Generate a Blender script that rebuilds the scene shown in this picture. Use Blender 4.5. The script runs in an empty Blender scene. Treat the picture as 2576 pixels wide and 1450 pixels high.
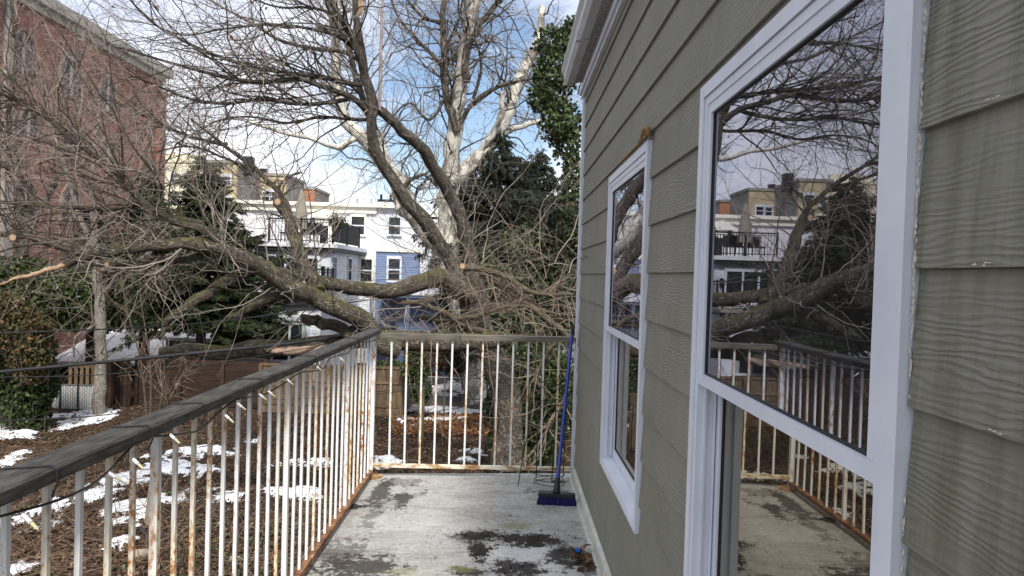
import bpy, math, random
import numpy as np
from mathutils import Matrix, Vector

scene = bpy.context.scene
C = scene.collection
rng = np.random.default_rng(7)
random.seed(7)

# ------------------------------------------------------------------ camera
FX = 1730.0; CX, CY = 1288.0, 725.0           # focal length and centre in a 2576 px wide frame
EYE = np.array([0.0, 0.0, 1.51])
def _n(v): v = np.array(v, float); return v / np.linalg.norm(v)
cy_ = _n([(1280 - CX) / FX, -(692 - CY) / FX, -1.0])
cz_ = np.array([0.030, 1.0, 0.0]); cz_ = _n(cz_ - cz_.dot(cy_) * cy_)
cx_ = np.cross(cy_, cz_)
C2W = np.array([cx_, cy_, cz_])
cam_d = bpy.data.cameras.new('camera'); cam = bpy.data.objects.new('camera', cam_d); C.objects.link(cam)
cam_d.sensor_width = 36; cam_d.lens = FX / 2576 * 36
cam_d.clip_start = 0.05; cam_d.clip_end = 2000
M = Matrix(C2W.tolist()).to_4x4(); M.translation = Vector(EYE)
cam.matrix_world = M
scene.camera = cam
def ray(x, y): return C2W @ np.array([(x - CX) / FX, -(y - CY) / FX, -1.0])
def atY(x, y, Y): d = ray(x, y); return EYE + d * (Y / d[1])
def atX(x, y, X): d = ray(x, y); return EYE + d * (X / d[0])
def atZ(x, y, Z): d = ray(x, y); return EYE + d * ((Z - EYE[2]) / d[2])

# ------------------------------------------------------------------ sky, sun, exposure
world = bpy.data.worlds.new('World'); scene.world = world; world.use_nodes = True
SUN_EL, SUN_AZ = math.radians(44), math.radians(180 - 10)   # azimuth clockwise from +Y (sun is behind, to the right)
wt = world.node_tree; wt.nodes.clear()
def wn(t, **k):
    n = wt.nodes.new(t)
    for a, b in k.items(): setattr(n, a, b)
    return n
sky = wn('ShaderNodeTexSky', sky_type='NISHITA', sun_disc=False)
sky.sun_elevation = SUN_EL; sky.sun_rotation = SUN_AZ
tc = wn('ShaderNodeTexCoord')
mp = wn('ShaderNodeMapping'); mp.inputs['Scale'].default_value = (1, 1, 2.2); mp.inputs['Location'].default_value = (0.3, 0.1, 0.4)
wt.links.new(tc.outputs['Generated'], mp.inputs['Vector'])
nz = wn('ShaderNodeTexNoise'); nz.inputs['Scale'].default_value = 3.2; nz.inputs['Detail'].default_value = 9; nz.inputs['Roughness'].default_value = .62
nz.inputs['Distortion'].default_value = .35
wt.links.new(mp.outputs[0], nz.inputs['Vector'])
# a broad clearing in the cloud cover, seen through the treetops
dt = wn('ShaderNodeVectorMath', operation='DOT_PRODUCT'); dt.inputs[1].default_value = tuple(_n(ray(1130, 210)))
wt.links.new(tc.outputs['Generated'], dt.inputs[0])
mr = wn('ShaderNodeMapRange'); mr.inputs[1].default_value = .962; mr.inputs[2].default_value = .998; mr.inputs[3].default_value = 0; mr.inputs[4].default_value = .27
wt.links.new(dt.outputs['Value'], mr.inputs[0])
sb = wn('ShaderNodeMath', operation='SUBTRACT'); wt.links.new(nz.outputs['Fac'], sb.inputs[0]); wt.links.new(mr.outputs[0], sb.inputs[1])
cr = wn('ShaderNodeValToRGB'); cr.color_ramp.elements[0].position = .22; cr.color_ramp.elements[0].color = (0.02, .02, .02, 1)
cr.color_ramp.elements[1].position = .44; cr.color_ramp.elements[1].color = (.97, .97, .97, 1)
wt.links.new(sb.outputs[0], cr.inputs[0])
nz2 = wn('ShaderNodeTexNoise'); nz2.inputs['Scale'].default_value = 2.0; nz2.inputs['Detail'].default_value = 6
wt.links.new(mp.outputs[0], nz2.inputs['Vector'])
cc = wn('ShaderNodeValToRGB'); cc.color_ramp.elements[0].position = .38; cc.color_ramp.elements[0].color = (.50, .55, .68, 1)
cc.color_ramp.elements[1].position = .62; cc.color_ramp.elements[1].color = (.84, .85, .88, 1)
wt.links.new(nz2.outputs['Fac'], cc.inputs[0])
bg1 = wn('ShaderNodeBackground'); bg1.inputs['Strength'].default_value = .10; wt.links.new(sky.outputs[0], bg1.inputs[0])
bg2 = wn('ShaderNodeBackground'); bg2.inputs['Strength'].default_value = 1.0; wt.links.new(cc.outputs[0], bg2.inputs[0])
mx = wn('ShaderNodeMixShader'); wo = wn('ShaderNodeOutputWorld')
wt.links.new(cr.outputs[0], mx.inputs[0]); wt.links.new(bg1.outputs[0], mx.inputs[1]); wt.links.new(bg2.outputs[0], mx.inputs[2]); wt.links.new(mx.outputs[0], wo.inputs[0])
sd = bpy.data.lights.new('sun', 'SUN'); sd.energy = 2.9; sd.angle = math.radians(7); sd.color = (1, .95, .87)
sun = bpy.data.objects.new('sun', sd); C.objects.link(sun)
svec = Vector((math.sin(SUN_AZ) * math.cos(SUN_EL), math.cos(SUN_AZ) * math.cos(SUN_EL), math.sin(SUN_EL)))
sun.rotation_euler = svec.to_track_quat('Z', 'Y').to_euler()
sun.location = svec * 50
scene.view_settings.view_transform = 'Standard'; scene.view_settings.look = 'None'
scene.view_settings.exposure = 0.72; scene.view_settings.gamma = 1; scene.view_settings.use_curve_mapping = False

# ------------------------------------------------------------------ helpers
GZ = -2.79                                       # garden level; the deck is z = 0
def ground_at(x, y): return atZ(x, y, GZ)

class MB:
    def __init__(s): s.v = []; s.f = []; s.uv = []; s.n = 0
    def add(s, v, f, uv=None):
        v = np.asarray(v, float).reshape(-1, 3); f = np.asarray(f, int)
        s.v.append(v); s.f.append(f + s.n); s.uv.append(np.zeros((f.size, 2)) if uv is None else np.asarray(uv).reshape(-1, 2)); s.n += len(v); return s
    def box(s, a, b):
        x0, y0, z0 = np.minimum(a, b); x1, y1, z1 = np.maximum(a, b)
        return s.hexa([(x0,y0,z0),(x1,y0,z0),(x1,y1,z0),(x0,y1,z0),(x0,y0,z1),(x1,y0,z1),(x1,y1,z1),(x0,y1,z1)])
    def hexa(s, p):
        return s.add(p, [(0,3,2,1),(4,5,6,7),(0,1,5,4),(1,2,6,5),(2,3,7,6),(3,0,4,7)])
    def prism(s, poly, vec):                     # polygon in 3D swept along vec (poly ordered so that normal faces -vec)
        poly = np.asarray(poly, float); n = len(poly); vec = np.asarray(vec, float)
        s.add(np.vstack([poly, poly + vec]), [(i, (i+1) % n, (i+1) % n + n, i + n) for i in range(n)])
        c0, c1 = poly.mean(0), (poly + vec).mean(0)
        s.add(np.vstack([poly, [c0]]), [((i+1) % n, i, n, n) for i in range(n)])
        s.add(np.vstack([poly + vec, [c1]]), [(i, (i+1) % n, n, n) for i in range(n)])
        return s
    def tubes(s, P, R, k=6, cap=True):           # P (M,N,3), R (M,N)
        P = np.asarray(P, float); R = np.asarray(R, float)
        if P.ndim == 2: P = P[None]; R = R[None]
        M_, N, _ = P.shape
        if M_ == 0: return s
        T = np.gradient(P, axis=1); T /= np.linalg.norm(T, axis=2, keepdims=True) + 1e-9
        D = P[:, -1] - P[:, 0]
        ref = np.eye(3)[np.argmin(np.abs(D), axis=1)]
        U = np.cross(T, ref[:, None, :]); U /= np.linalg.norm(U, axis=2, keepdims=True) + 1e-9
        V = np.cross(T, U)
        a = np.arange(k) / k * 2 * np.pi
        ring = P[:, :, None, :] + R[:, :, None, None] * (np.cos(a)[None, None, :, None] * U[:, :, None, :] + np.sin(a)[None, None, :, None] * V[:, :, None, :])
        verts = ring.reshape(-1, 3)
        i = np.arange(M_)[:, None, None] * N * k + np.arange(N - 1)[None, :, None] * k
        j = np.arange(k)[None, None, :]; j2 = (j + 1) % k
        F = np.stack([i + j, i + j2, i + k + j2, i + k + j], -1).reshape(-1, 4)
        L = np.concatenate([np.zeros((M_, 1)), np.cumsum(np.linalg.norm(np.diff(P, axis=1), axis=2), 1)], 1)
        Lq = L[:, :-1, None] + 0 * j; Lq2 = L[:, 1:, None] + 0 * j
        u0 = j / k + 0 * Lq; u1 = (j + 1) / k + 0 * Lq
        uv = np.stack([np.stack([u0, Lq], -1), np.stack([u1, Lq], -1), np.stack([u1, Lq2], -1), np.stack([u0, Lq2], -1)], -2).reshape(-1, 2)
        s.add(verts, F, uv)
        if cap and k > 3:
            for e, flip in ((0, 1), (N - 1, 0)):
                cen = P[:, e]
                base = np.arange(M_)[:, None] * (k + 1)
                vv = np.concatenate([ring[:, e], cen[:, None]], 1).reshape(-1, 3)
                jj = np.arange(k)[None, :]
                q = [base + jj, base + (jj + 1) % k, base + k + 0 * jj, base + k + 0 * jj]
                if flip: q = [q[1], q[0], q[2], q[3]]
                s.add(vv, np.stack(q, -1).reshape(-1, 4))
        return s
    def tube(s, pts, r, k=8, cap=True):
        pts = np.asarray(pts, float); r = np.full(len(pts), r) if np.isscalar(r) else np.asarray(r, float)
        return s.tubes(pts[None], r[None], k, cap)
    def mesh(s, name, mat, smooth=False):
        V = np.vstack(s.v); F = np.vstack(s.f); UV = np.vstack(s.uv)
        tri = F[:, 2] == F[:, 3]
        cnt = np.where(tri, 3, 4); mask = np.ones(F.shape, bool); mask[tri, 3] = False
        idx = F[mask]; starts = np.concatenate([[0], np.cumsum(cnt)[:-1]])
        me = bpy.data.meshes.new(name)
        me.vertices.add(len(V)); me.vertices.foreach_set('co', V.astype(np.float32).ravel())
        me.loops.add(len(idx)); me.loops.foreach_set('vertex_index', idx.astype(np.int32))
        me.polygons.add(len(F)); me.polygons.foreach_set('loop_start', starts.astype(np.int32))
        me.polygons.foreach_set('loop_total', cnt.astype(np.int32))
        me.polygons.foreach_set('use_smooth', np.full(len(F), bool(smooth)))
        me.update(calc_edges=True)
        l = me.uv_layers.new(name='UVMap'); l.data.foreach_set('uv', UV[mask.ravel()].astype(np.float32).ravel())
        me.materials.append(mat); me.validate()
        return me
    def build(s, name, mat, parent=None, smooth=False, kind=None, label=None):
        me = s.mesh(name, mat, smooth)
        o = bpy.data.objects.new(name, me); C.objects.link(o)
        if parent is not None:
            o.parent = parent
            w = parent; off = Vector((0, 0, 0))
            while w is not None: off += w.location; w = w.parent
            me.transform(Matrix.Translation(-off))
        if kind: o['kind'] = kind
        if label: o['label'] = label
        return o
def tag(o, label=None, cat=None, group=None, kind=None):
    if label: o['label'] = label
    if cat: o['category'] = cat
    if group: o['group'] = group
    if kind: o['kind'] = kind
    return o
def thing(name, loc, label, cat, group=None):
    o = bpy.data.objects.new(name, None); C.objects.link(o); o.location = tuple(float(q) for q in loc)
    o.empty_display_size = .2
    return tag(o, label, cat, group)
def box(name, a, b, mat, parent=None, **k): return MB().box(a, b).build(name, mat, parent, **k)

def vnoise(x, y, seed, sc=1.0, octv=4):
    r = np.random.default_rng(seed); out = 0; amp = 1; tot = 0
    for o in range(octv):
        t = r.random((64, 64)); fx = x * sc; fy = y * sc
        ix = np.floor(fx).astype(int); iy = np.floor(fy).astype(int); a = fx - ix; b = fy - iy
        a = a*a*(3-2*a); b = b*b*(3-2*b)
        g = lambda i, j: t[i % 64, j % 64]
        out = out + amp * ((g(ix,iy)*(1-a)+g(ix+1,iy)*a)*(1-b)+(g(ix,iy+1)*(1-a)+g(ix+1,iy+1)*a)*b)
        tot += amp; amp *= .55; sc *= 2.1
    return out / tot

# ------------------------------------------------------------------ materials
class Mt:
    def __init__(s, name, rough=.8, spec=.3):
        s.m = bpy.data.materials.new(name); s.m.use_nodes = True; s.t = s.m.node_tree
        s.b = s.t.nodes['Principled BSDF']; s.b.inputs['Roughness'].default_value = rough; s.b.inputs['Specular IOR Level'].default_value = spec
        s.co = None
    def n(s, t, **k):
        q = s.t.nodes.new(t)
        for a, b in k.items(): setattr(q, a, b)
        return q
    def l(s, a, b): s.t.links.new(a, b)
    def vec(s, kind='Object', scale=(1,1,1), rot=(0,0,0)):
        if kind == 'World':
            g = s.n('ShaderNodeNewGeometry'); src = g.outputs['Position']
        else:
            c = s.n('ShaderNodeTexCoord'); src = c.outputs[kind]
        m = s.n('ShaderNodeMapping'); m.inputs['Scale'].default_value = scale; m.inputs['Rotation'].default_value = rot
        s.l(src, m.inputs[0]); return m.outputs[0]
    def noise(s, vec, scale, detail=5, rough=.6, dist=0.):
        q = s.n('ShaderNodeTexNoise'); q.inputs['Scale'].default_value = scale; q.inputs['Detail'].default_value = detail
        q.inputs['Roughness'].default_value = rough; q.inputs['Distortion'].default_value = dist; s.l(vec, q.inputs['Vector']); return q.outputs['Fac']
    def ramp(s, fac, stops, interp='LINEAR'):
        q = s.n('ShaderNodeValToRGB'); q.color_ramp.interpolation = interp; e = q.color_ramp.elements
        while len(e) < len(stops): e.new(.5)
        for i, (p, c) in enumerate(stops):
            e[i].position = p; e[i].color = (c, c, c, 1) if np.isscalar(c) else (*c, 1)
        s.l(fac, q.inputs[0]); return q.outputs[0]
    def mix(s, fac, a, b, mode='MIX'):
        q = s.n('ShaderNodeMix', data_type='RGBA', blend_type=mode)
        for sock, v in ((q.inputs[0], fac), (q.inputs[6], a), (q.inputs[7], b)):
            if hasattr(v, 'links'): s.l(v, sock)
            elif np.isscalar(v): sock.default_value = v
            else: sock.default_value = (*v, 1)
        return q.outputs[2]
    def math(s, op, a, b=0.):
        q = s.n('ShaderNodeMath', operation=op)
        for i, v in enumerate((a, b)):
            if hasattr(v, 'links'): s.l(v, q.inputs[i])
            else: q.inputs[i].default_value = v
        return q.outputs[0]
    def col(s, c):
        if hasattr(c, 'links'): s.l(c, s.b.inputs['Base Color'])
        else: s.b.inputs['Base Color'].default_value = (*c, 1)
        return s
    def bump(s, h, strength=.5, dist=.01):
        q = s.n('ShaderNodeBump'); q.inputs['Strength'].default_value = strength; q.inputs['Distance'].default_value = dist
        s.l(h, q.inputs['Height']); s.l(q.outputs[0], s.b.inputs['Normal']); return s
    def island(s): return s.n('ShaderNodeNewGeometry').outputs['Random Per Island']

def simple(name, col, rough=.7, var=.15, scale=8, bump=0, spec=.3, metal=0):
    m = Mt(name, rough, spec); v = m.vec('World')
    f = m.noise(v, scale)
    c0 = tuple(c * (1 - var) for c in col); c1 = tuple(min(1, c * (1 + var)) for c in col)
    m.col(m.ramp(f, [(.3, c0), (.7, c1)])); m.b.inputs['Metallic'].default_value = metal
    if bump: m.bump(f, bump)
    return m.m

def leaf_mat(name, stops, trans=.25, rough=.5):
    m = Mt(name, rough, .35)
    c = m.ramp(m.island(), stops); 
    big = m.noise(m.vec('World'), 1.3, 3)
    c = m.mix(1.0, c, m.ramp(big, [(.35, .65), (.65, 1.2)]), 'MULTIPLY')
    m.col(c)
    tb = m.n('ShaderNodeBsdfTranslucent'); m.l(c, tb.inputs[0])
    ms = m.n('ShaderNodeMixShader'); ms.inputs[0].default_value = trans
    out = m.t.nodes['Material Output']; m.l(m.b.outputs[0], ms.inputs[1]); m.l(tb.outputs[0], ms.inputs[2]); m.l(ms.outputs[0], out.inputs[0])
    return m.m

def bark_mat(name, dark, light, moss=0., ring=9., ridge=5., strength=.9):
    m = Mt(name, .9, .15)
    uv = m.vec('UV', (ring, ridge, 1))
    # furrows that run along the limb and merge
    a = m.noise(uv, 1.6, 6, .7, 1.4)
    r = m.math('ABSOLUTE', m.math('SUBTRACT', a, .5))
    h = m.ramp(r, [(0, 0.), (.10, .75), (.3, 1.)])
    f = m.noise(m.vec('World'), 14, 6)
    c = m.mix(h, dark, light)
    c = m.mix(1., c, m.ramp(f, [(.25, .6), (.75, 1.35)]), 'MULTIPLY')
    if moss:
        g = m.n('ShaderNodeNewGeometry'); sx = m.n('ShaderNodeSeparateXYZ'); m.l(g.outputs['Normal'], sx.inputs[0])
        mm = m.math('MULTIPLY', m.ramp(sx.outputs[2], [(.0, 0.), (.8, 1.)]), m.ramp(m.noise(m.vec('World'), 2.2, 5), [(.42, 0.), (.62, 1.)]))
        c = m.mix(m.math('MULTIPLY', mm, moss), c, (.13, .13, .035))
    m.col(c).bump(h, strength, .02); return m.m

M_ = {}
M_['bark'] = bark_mat('bark_fallen', (.055, .046, .037), (.32, .275, .215), moss=.75)
M_['bark_dark'] = bark_mat('bark_dark', (.06, .051, .043), (.28, .245, .205), moss=.3, ring=8, ridge=3)
M_['bark_pale'] = bark_mat('bark_pale', (.13, .105, .08), (.33, .28, .21), moss=.15)
M_['bark_grey'] = bark_mat('bark_grey', (.22, .20, .17), (.52, .48, .42))
M_['stick'] = simple('ground_sticks', (.15, .105, .075), .9, .6, 3)
M_['twig'] = simple('twig', (.25, .215, .185), .85, .45, 3)
M_['twig_red'] = simple('twig_red', (.27, .21, .18), .8, .45, 3)
M_['twig_tan'] = simple('twig_tan', (.21, .16, .12), .85, .5, 3)
M_['wood_raw'] = simple('raw_wood', (.42, .29, .18), .8, .25, 12, .3)
M_['peel'] = simple('peeled_wood', (.33, .235, .175), .85, .4, 9, .5)
m = Mt('sycamore_bark', .8, .2); v = m.vec('World', (1, 1, .55))
n1 = m.noise(v, 3.6, 6, .6, .6); n2 = m.noise(v, 9, 4)
c = m.ramp(n1, [(.38, (.10, .085, .065)), (.43, (.25, .22, .17)), (.46, (.60, .58, .51)), (.58, (.74, .72, .66))], 'CONSTANT')
c = m.mix(.35, c, m.ramp(n2, [(.35, (.22, .21, .16)), (.6, (.66, .64, .58))]))
M_['sycamore'] = m.col(c).bump(n1, .5, .02).m
M_['spruce'] = leaf_mat('spruce_needles', [(0, (.018, .032, .014)), (.5, (.035, .055, .022)), (1, (.075, .095, .035))], .12, .6)
M_['spruce_dark'] = leaf_mat('weeping_needles', [(0, (.018, .026, .018)), (.6, (.034, .044, .028)), (1, (.07, .075, .042))], .1, .6)
M_['ivy'] = leaf_mat('ivy_leaves', [(0, (.020, .034, .012)), (.45, (.042, .066, .022)), (.85, (.085, .12, .038)), (1, (.16, .18, .08))], .25, .38)
M_['evergreen'] = leaf_mat('evergreen_leaves', [(0, (.014, .022, .010)), (.5, (.03, .045, .018)), (.9, (.07, .095, .035)), (1, (.12, .14, .06))], .2, .45)
M_['drygreen'] = leaf_mat('vine_leaves', [(0, (.035, .036, .016)), (.4, (.075, .085, .030)), (.72, (.15, .105, .045)), (1, (.27, .15, .07))], .3, .6)
M_['litter'] = leaf_mat('leaf_litter', [(0, (.03, .02, .014)), (.5, (.085, .05, .03)), (.85, (.16, .09, .05)), (1, (.30, .20, .12))], .1, .75)
M_['litter_red'] = leaf_mat('leaf_litter_rust', [(0, (.10, .045, .02)), (.5, (.23, .105, .045)), (1, (.36, .19, .08))], .1, .75)

# snow
m = Mt('snow', .55, .3); f = m.noise(m.vec('World'), 18, 6)
m.col(m.ramp(f, [(.3, (.74, .78, .84)), (.6, (.86, .88, .90))])).bump(f, .4, .02); M_['snow'] = m.m
# soil
m = Mt('soil', .95, .1); v = m.vec('World')
a = m.noise(v, 1.1, 8, .7); b = m.noise(v, 26, 5, .7)
c = m.ramp(b, [(.30, (.018, .013, .010)), (.5, (.07, .047, .034)), (.68, (.15, .10, .066)), (.8, (.26, .19, .13))])
c = m.mix(1., c, m.ramp(a, [(.3, .6), (.7, 1.3)]), 'MULTIPLY')
g = m.noise(v, 2.4, 4); c = m.mix(m.ramp(g, [(.56, 0.), (.7, .4)]), c, (.05, .06, .022))
M_['soil'] = m.col(c).bump(b, 1., .05).m

# siding: embossed grain, grime
m = Mt('siding_paint', .62, .3)
oi = m.n('ShaderNodeObjectInfo'); gp = m.n('ShaderNodeNewGeometry')
off = m.n('ShaderNodeVectorMath', operation='SCALE'); cmb = m.n('ShaderNodeCombineXYZ'); m.l(oi.outputs['Random'], cmb.inputs[0]); m.l(oi.outputs['Random'], cmb.inputs[1]); m.l(oi.outputs['Random'], cmb.inputs[2])
m.l(cmb.outputs[0], off.inputs[0]); off.inputs['Scale'].default_value = 37.
ad = m.n('ShaderNodeVectorMath', operation='ADD'); m.l(gp.outputs['Position'], ad.inputs[0]); m.l(off.outputs[0], ad.inputs[1])
mp_ = m.n('ShaderNodeMapping'); mp_.inputs['Scale'].default_value = (.1, .22, 1.); m.l(ad.outputs[0], mp_.inputs[0])
wv = m.n('ShaderNodeTexWave', wave_type='BANDS', bands_direction='Z'); wv.inputs['Scale'].default_value = 33.; wv.inputs['Distortion'].default_value = 22.
wv.inputs['Detail'].default_value = 6.; wv.inputs['Detail Scale'].default_value = .42; wv.inputs['Detail Roughness'].default_value = .55; m.l(mp_.outputs[0], wv.inputs[0])
patch = m.ramp(m.noise(mp_.outputs[0], 6.5, 5, .7), [(.36, .0), (.60, 1.)])
grain = m.math('MULTIPLY', wv.outputs['Fac'], patch)
big = m.noise(m.vec('World', (1, 1, 1)), 2.2, 5); streak = m.noise(m.vec('World', (1, 9, .8)), 3.2, 5)
c = m.ramp(big, [(.3, (.172, .170, .138)), (.7, (.228, .225, .186))])
c = m.mix(m.ramp(grain, [(.25, 0.), (.75, .5)]), c, (.255, .25, .21))
# green grime low down on the boards nearest the camera end of the wall
sy = m.n('ShaderNodeSeparateXYZ'); m.l(gp.outputs['Position'], sy.inputs[0])
nearm = m.n('ShaderNodeMapRange'); nearm.inputs[1].default_value = 1.6; nearm.inputs[2].default_value = .7; m.l(sy.outputs[1], nearm.inputs[0])
gm = m.math('MULTIPLY', m.ramp(streak, [(.42, 0.), (.66, .75)]), m.math('ADD', m.math('MULTIPLY', nearm.outputs[0], .8), .18))
c = m.mix(gm, c, (.105, .11, .062))
m.col(c)
hb = m.math('ADD', grain, m.math('MULTIPLY', m.noise(m.vec('World', (1, 3, 50)), 7, 5, .75), .6))
m.bump(hb, .75, .0022); M_['siding'] = m.m

m = Mt('white_vinyl', .38, .45); f = m.noise(m.vec('World'), 5, 5); g = m.noise(m.vec('World', (1, 1, .3)), 34, 4)
c = m.ramp(f, [(.3, (.57, .61, .69)), (.7, (.66, .70, .77))]); c = m.mix(m.ramp(g, [(.66, 0.), (.78, .45)]), c, (.42, .38, .32)); M_['vinyl'] = m.col(c).m
m = Mt('old_white_trim', .6, .3); f = m.noise(m.vec('World'), 9, 6); g = m.noise(m.vec('World', (1, 2.5, 1)), 12, 6)
c = m.ramp(f, [(.3, (.42, .42, .37)), (.7, (.60, .60, .55))]); c = m.mix(m.ramp(g, [(.58, 0.), (.72, .7)]), c, (.14, .13, .10)); M_['trim'] = m.col(c).m
M_['soffit'] = simple('soffit_stipple', (.36, .37, .36), .85, .55, 60, .8)
M_['gutter'] = simple('gutter_aluminium', (.50, .52, .55), .35, .12, 6, 0, .5)
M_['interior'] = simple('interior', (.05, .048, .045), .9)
M_['caulk'] = simple('caulk', (.48, .46, .39), .7, .25, 40)
M_['dark'] = simple('dark_rubber', (.025, .025, .028), .6)
M_['foam'] = simple('foam', (.30, .17, .055), .6, .4, 25, .6)

def glass_mat(name, tint):
  m = Mt(name, .02); t = m.t
  t.nodes.remove(m.b)
  gl = m.n('ShaderNodeBsdfGlossy'); gl.inputs['Roughness'].default_value = 0.0; gl.inputs['Color'].default_value = (*tint, 1)
  tr = m.n('ShaderNodeBsdfTransparent'); tr.inputs['Color'].default_value = (.55, .56, .56, 1)
  fr = m.n('ShaderNodeFresnel'); fr.inputs['IOR'].default_value = 2.8
  nb = m.n('ShaderNodeBump'); nb.inputs['Strength'].default_value = .03; nb.inputs['Distance'].default_value = .02; m.l(m.noise(m.vec('World'), 1.6, 1), nb.inputs['Height'])
  m.l(nb.outputs[0], gl.inputs['Normal'])
  ms = m.n('ShaderNodeMixShader'); m.l(m.math('MULTIPLY', fr.outputs[0], 1.3), ms.inputs[0]); m.l(tr.outputs[0], ms.inputs[1]); m.l(gl.outputs[0], ms.inputs[2])
  df = m.n('ShaderNodeBsdfDiffuse'); df.inputs[0].default_value = (.5, .49, .46, 1); dm = m.n('ShaderNodeMixShader'); m.l(m.ramp(m.noise(m.vec('World', (1, 1, .6)), 5, 7, .75), [(.42, .015), (.75, .06)]), dm.inputs[0]); m.l(ms.outputs[0], dm.inputs[1]); m.l(df.outputs[0], dm.inputs[2]); m.l(dm.outputs[0], t.nodes['Material Output'].inputs[0])
  return m.m
M_['glass'] = glass_mat('window_glass', (.86, .86, .98)); M_['glass_low'] = glass_mat('window_glass_warm_reflection', (.84, .78, .66))  # lower panes: warm deck reflection put into the gloss tint, no screen

m = Mt('white_metal_rusty', .5, .35); v = m.vec('World')
oi = m.n('ShaderNodeObjectInfo')
f = m.noise(m.vec('World', (1, 1, .16)), 11, 4); g = m.noise(m.vec('World', (1, 1, .5)), 60, 5, .7)
yel = m.math('ADD', m.ramp(f, [(.46, 0.), (.62, .8)]), m.math('MULTIPLY', m.math('SUBTRACT', oi.outputs['Random'], .72), 1.2))
c = m.mix(m.ramp(yel, [(0, 0.), (1, 1.)]), (.74, .75, .76), (.70, .60, .38))
# rust flakes
rs = m.math('MULTIPLY', m.ramp(g, [(.47, 0.), (.56, 1.)]), m.ramp(f, [(.50, 0.), (.62, 1.)]))
rc = m.ramp(g, [(.5, (.55, .28, .07)), (.62, (.30, .10, .025)), (.75, (.12, .045, .02))])
c = m.mix(rs, c, rc)
M_['bar'] = m.col(c).bump(g, .3, .002).m
m = Mt('rust_rail', .75, .25); f = m.noise(m.vec('World'), 14, 6, .7)
M_['rust'] = m.col(m.ramp(f, [(.30, (.07, .035, .02)), (.48, (.20, .095, .045)), (.60, (.30, .16, .08)), (.68, (.62, .58, .45))])).bump(f, .5, .004).m
m = Mt('rust_rail_white', .7, .25); f = m.noise(m.vec('World', (1, 1, 3)), 7, 6, .7)
M_['rustwhite'] = m.col(m.ramp(f, [(.38, (.22, .10, .04)), (.47, (.42, .27, .12)), (.54, (.66, .63, .52)), (.7, (.70, .69, .60))])).bump(f, .4, .004).m

def wood(name, dark, light, axis=(8, .6, 8), rough=.85, sc=6):
    m = Mt(name, rough, .2); v = m.vec('World', axis)
    a = m.noise(v, sc, 7, .7, .3); b = m.noise(m.vec('World'), 3, 5)
    oi = m.n('ShaderNodeObjectInfo')
    c = m.ramp(a, [(.32, dark), (.66, light)])
    c = m.mix(1., c, m.ramp(b, [(.3, .7), (.7, 1.2)]), 'MULTIPLY')
    c = m.mix(1., c, m.ramp(oi.outputs['Random'], [(0, .72), (1, 1.2)]), 'MULTIPLY')
    m.col(c).bump(a, .5, .004); return m.m
M_['cap'] = wood('weathered_handrail', (.022, .021, .020), (.125, .118, .108), (14, 1.6, 14))
M_['cap_far'] = wood('weathered_handrail_end', (.10, .09, .07), (.26, .24, .20), (.7, 9, 9))
M_['fence_brown'] = wood('fence_board_dark', (.022, .014, .010), (.060, .037, .026), (.6, 1, 9), .85, 3)
M_['fence_tan'] = wood('fence_board_tan', (.09, .062, .036), (.24, .17, .105), (6, 6, .6), .85, 4)
M_['stake'] = wood('stake_wood', (.16, .13, .09), (.32, .27, .2), (8, 8, .6))

# deck coating
m = Mt('deck_coating', .7, .3); v = m.vec('World')
a = m.noise(v, 2.0, 8, .65); b = m.noise(v, 34, 7, .75); d = m.noise(m.vec('World', (1.0, 2.6, 1)), 2.6, 7, .7, .6); e = m.noise(v, 120, 3, .8)
c = m.ramp(a, [(.3, (.215, .21, .195)), (.5, (.31, .305, .285)), (.7, (.42, .415, .39))])
c = m.mix(m.ramp(b, [(.42, .0), (.62, .55)]), c, (.56, .56, .53))
c = m.mix(m.ramp(d, [(.48, 0.), (.66, .7)]), c, (.19, .165, .14))
c = m.mix(m.ramp(e, [(.54, 0.), (.66, .55)]), c, (.10, .092, .08))
e2 = m.noise(v, 60, 4, .8); c = m.mix(m.ramp(e2, [(.55, 0.), (.66, .5)]), c, (.62, .61, .58))
wob = m.noise(v, 9, 6, .7); sx = m.n('ShaderNodeSeparateXYZ'); gg = m.n('ShaderNodeNewGeometry'); m.l(gg.outputs['Position'], sx.inputs[0])
def spot(cx, cy, rx, ry, soft=.5, n=wob, amp=2.2):
    dx = m.math('DIVIDE', m.math('SUBTRACT', sx.outputs[0], cx), rx); dy = m.math('DIVIDE', m.math('SUBTRACT', sx.outputs[1], cy), ry)
    r = m.math('SQRT', m.math('ADD', m.math('MULTIPLY', dx, dx), m.math('MULTIPLY', dy, dy)))
    r = m.math('ADD', r, m.math('MULTIPLY', m.math('SUBTRACT', n, .5), amp))
    return m.ramp(r, [(max(0, 1 - soft), 1.), (1., 0.)])
def dk(x, y): q = atZ(x, y, 0); return q[0], q[1]
fine = m.noise(v, 34, 8, .85); dirtn = m.math('ADD', m.math('ADD', m.math('MULTIPLY', m.math('SUBTRACT', wob, .5), 3.6), m.math('MULTIPLY', m.math('SUBTRACT', fine, .5), 3.4)), .62)
scr = m.noise(m.vec('World', (1, 7, 1)), 5, 8, .8, .5); c = m.mix(m.ramp(scr, [(.56, 0.), (.64, .5)]), c, (.58, .57, .55)); c = m.mix(m.ramp(scr, [(.30, .6), (.41, 0.)]), c, (.15, .135, .12))
for (px, py, rx, ry, k) in ((1340, 1420, .30, .42, .9), (1240, 1395, .16, .16, .8), (1100, 1330, .3, .3, .25)):
    x, y = dk(px, py); c = m.mix(m.math('MULTIPLY', m.math('MULTIPLY', spot(x, y, rx, ry, .7, fine, 2.0), k), m.ramp(e2, [(.3, .55), (.5, 1.)])), c, (.68, .68, .67))
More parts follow.
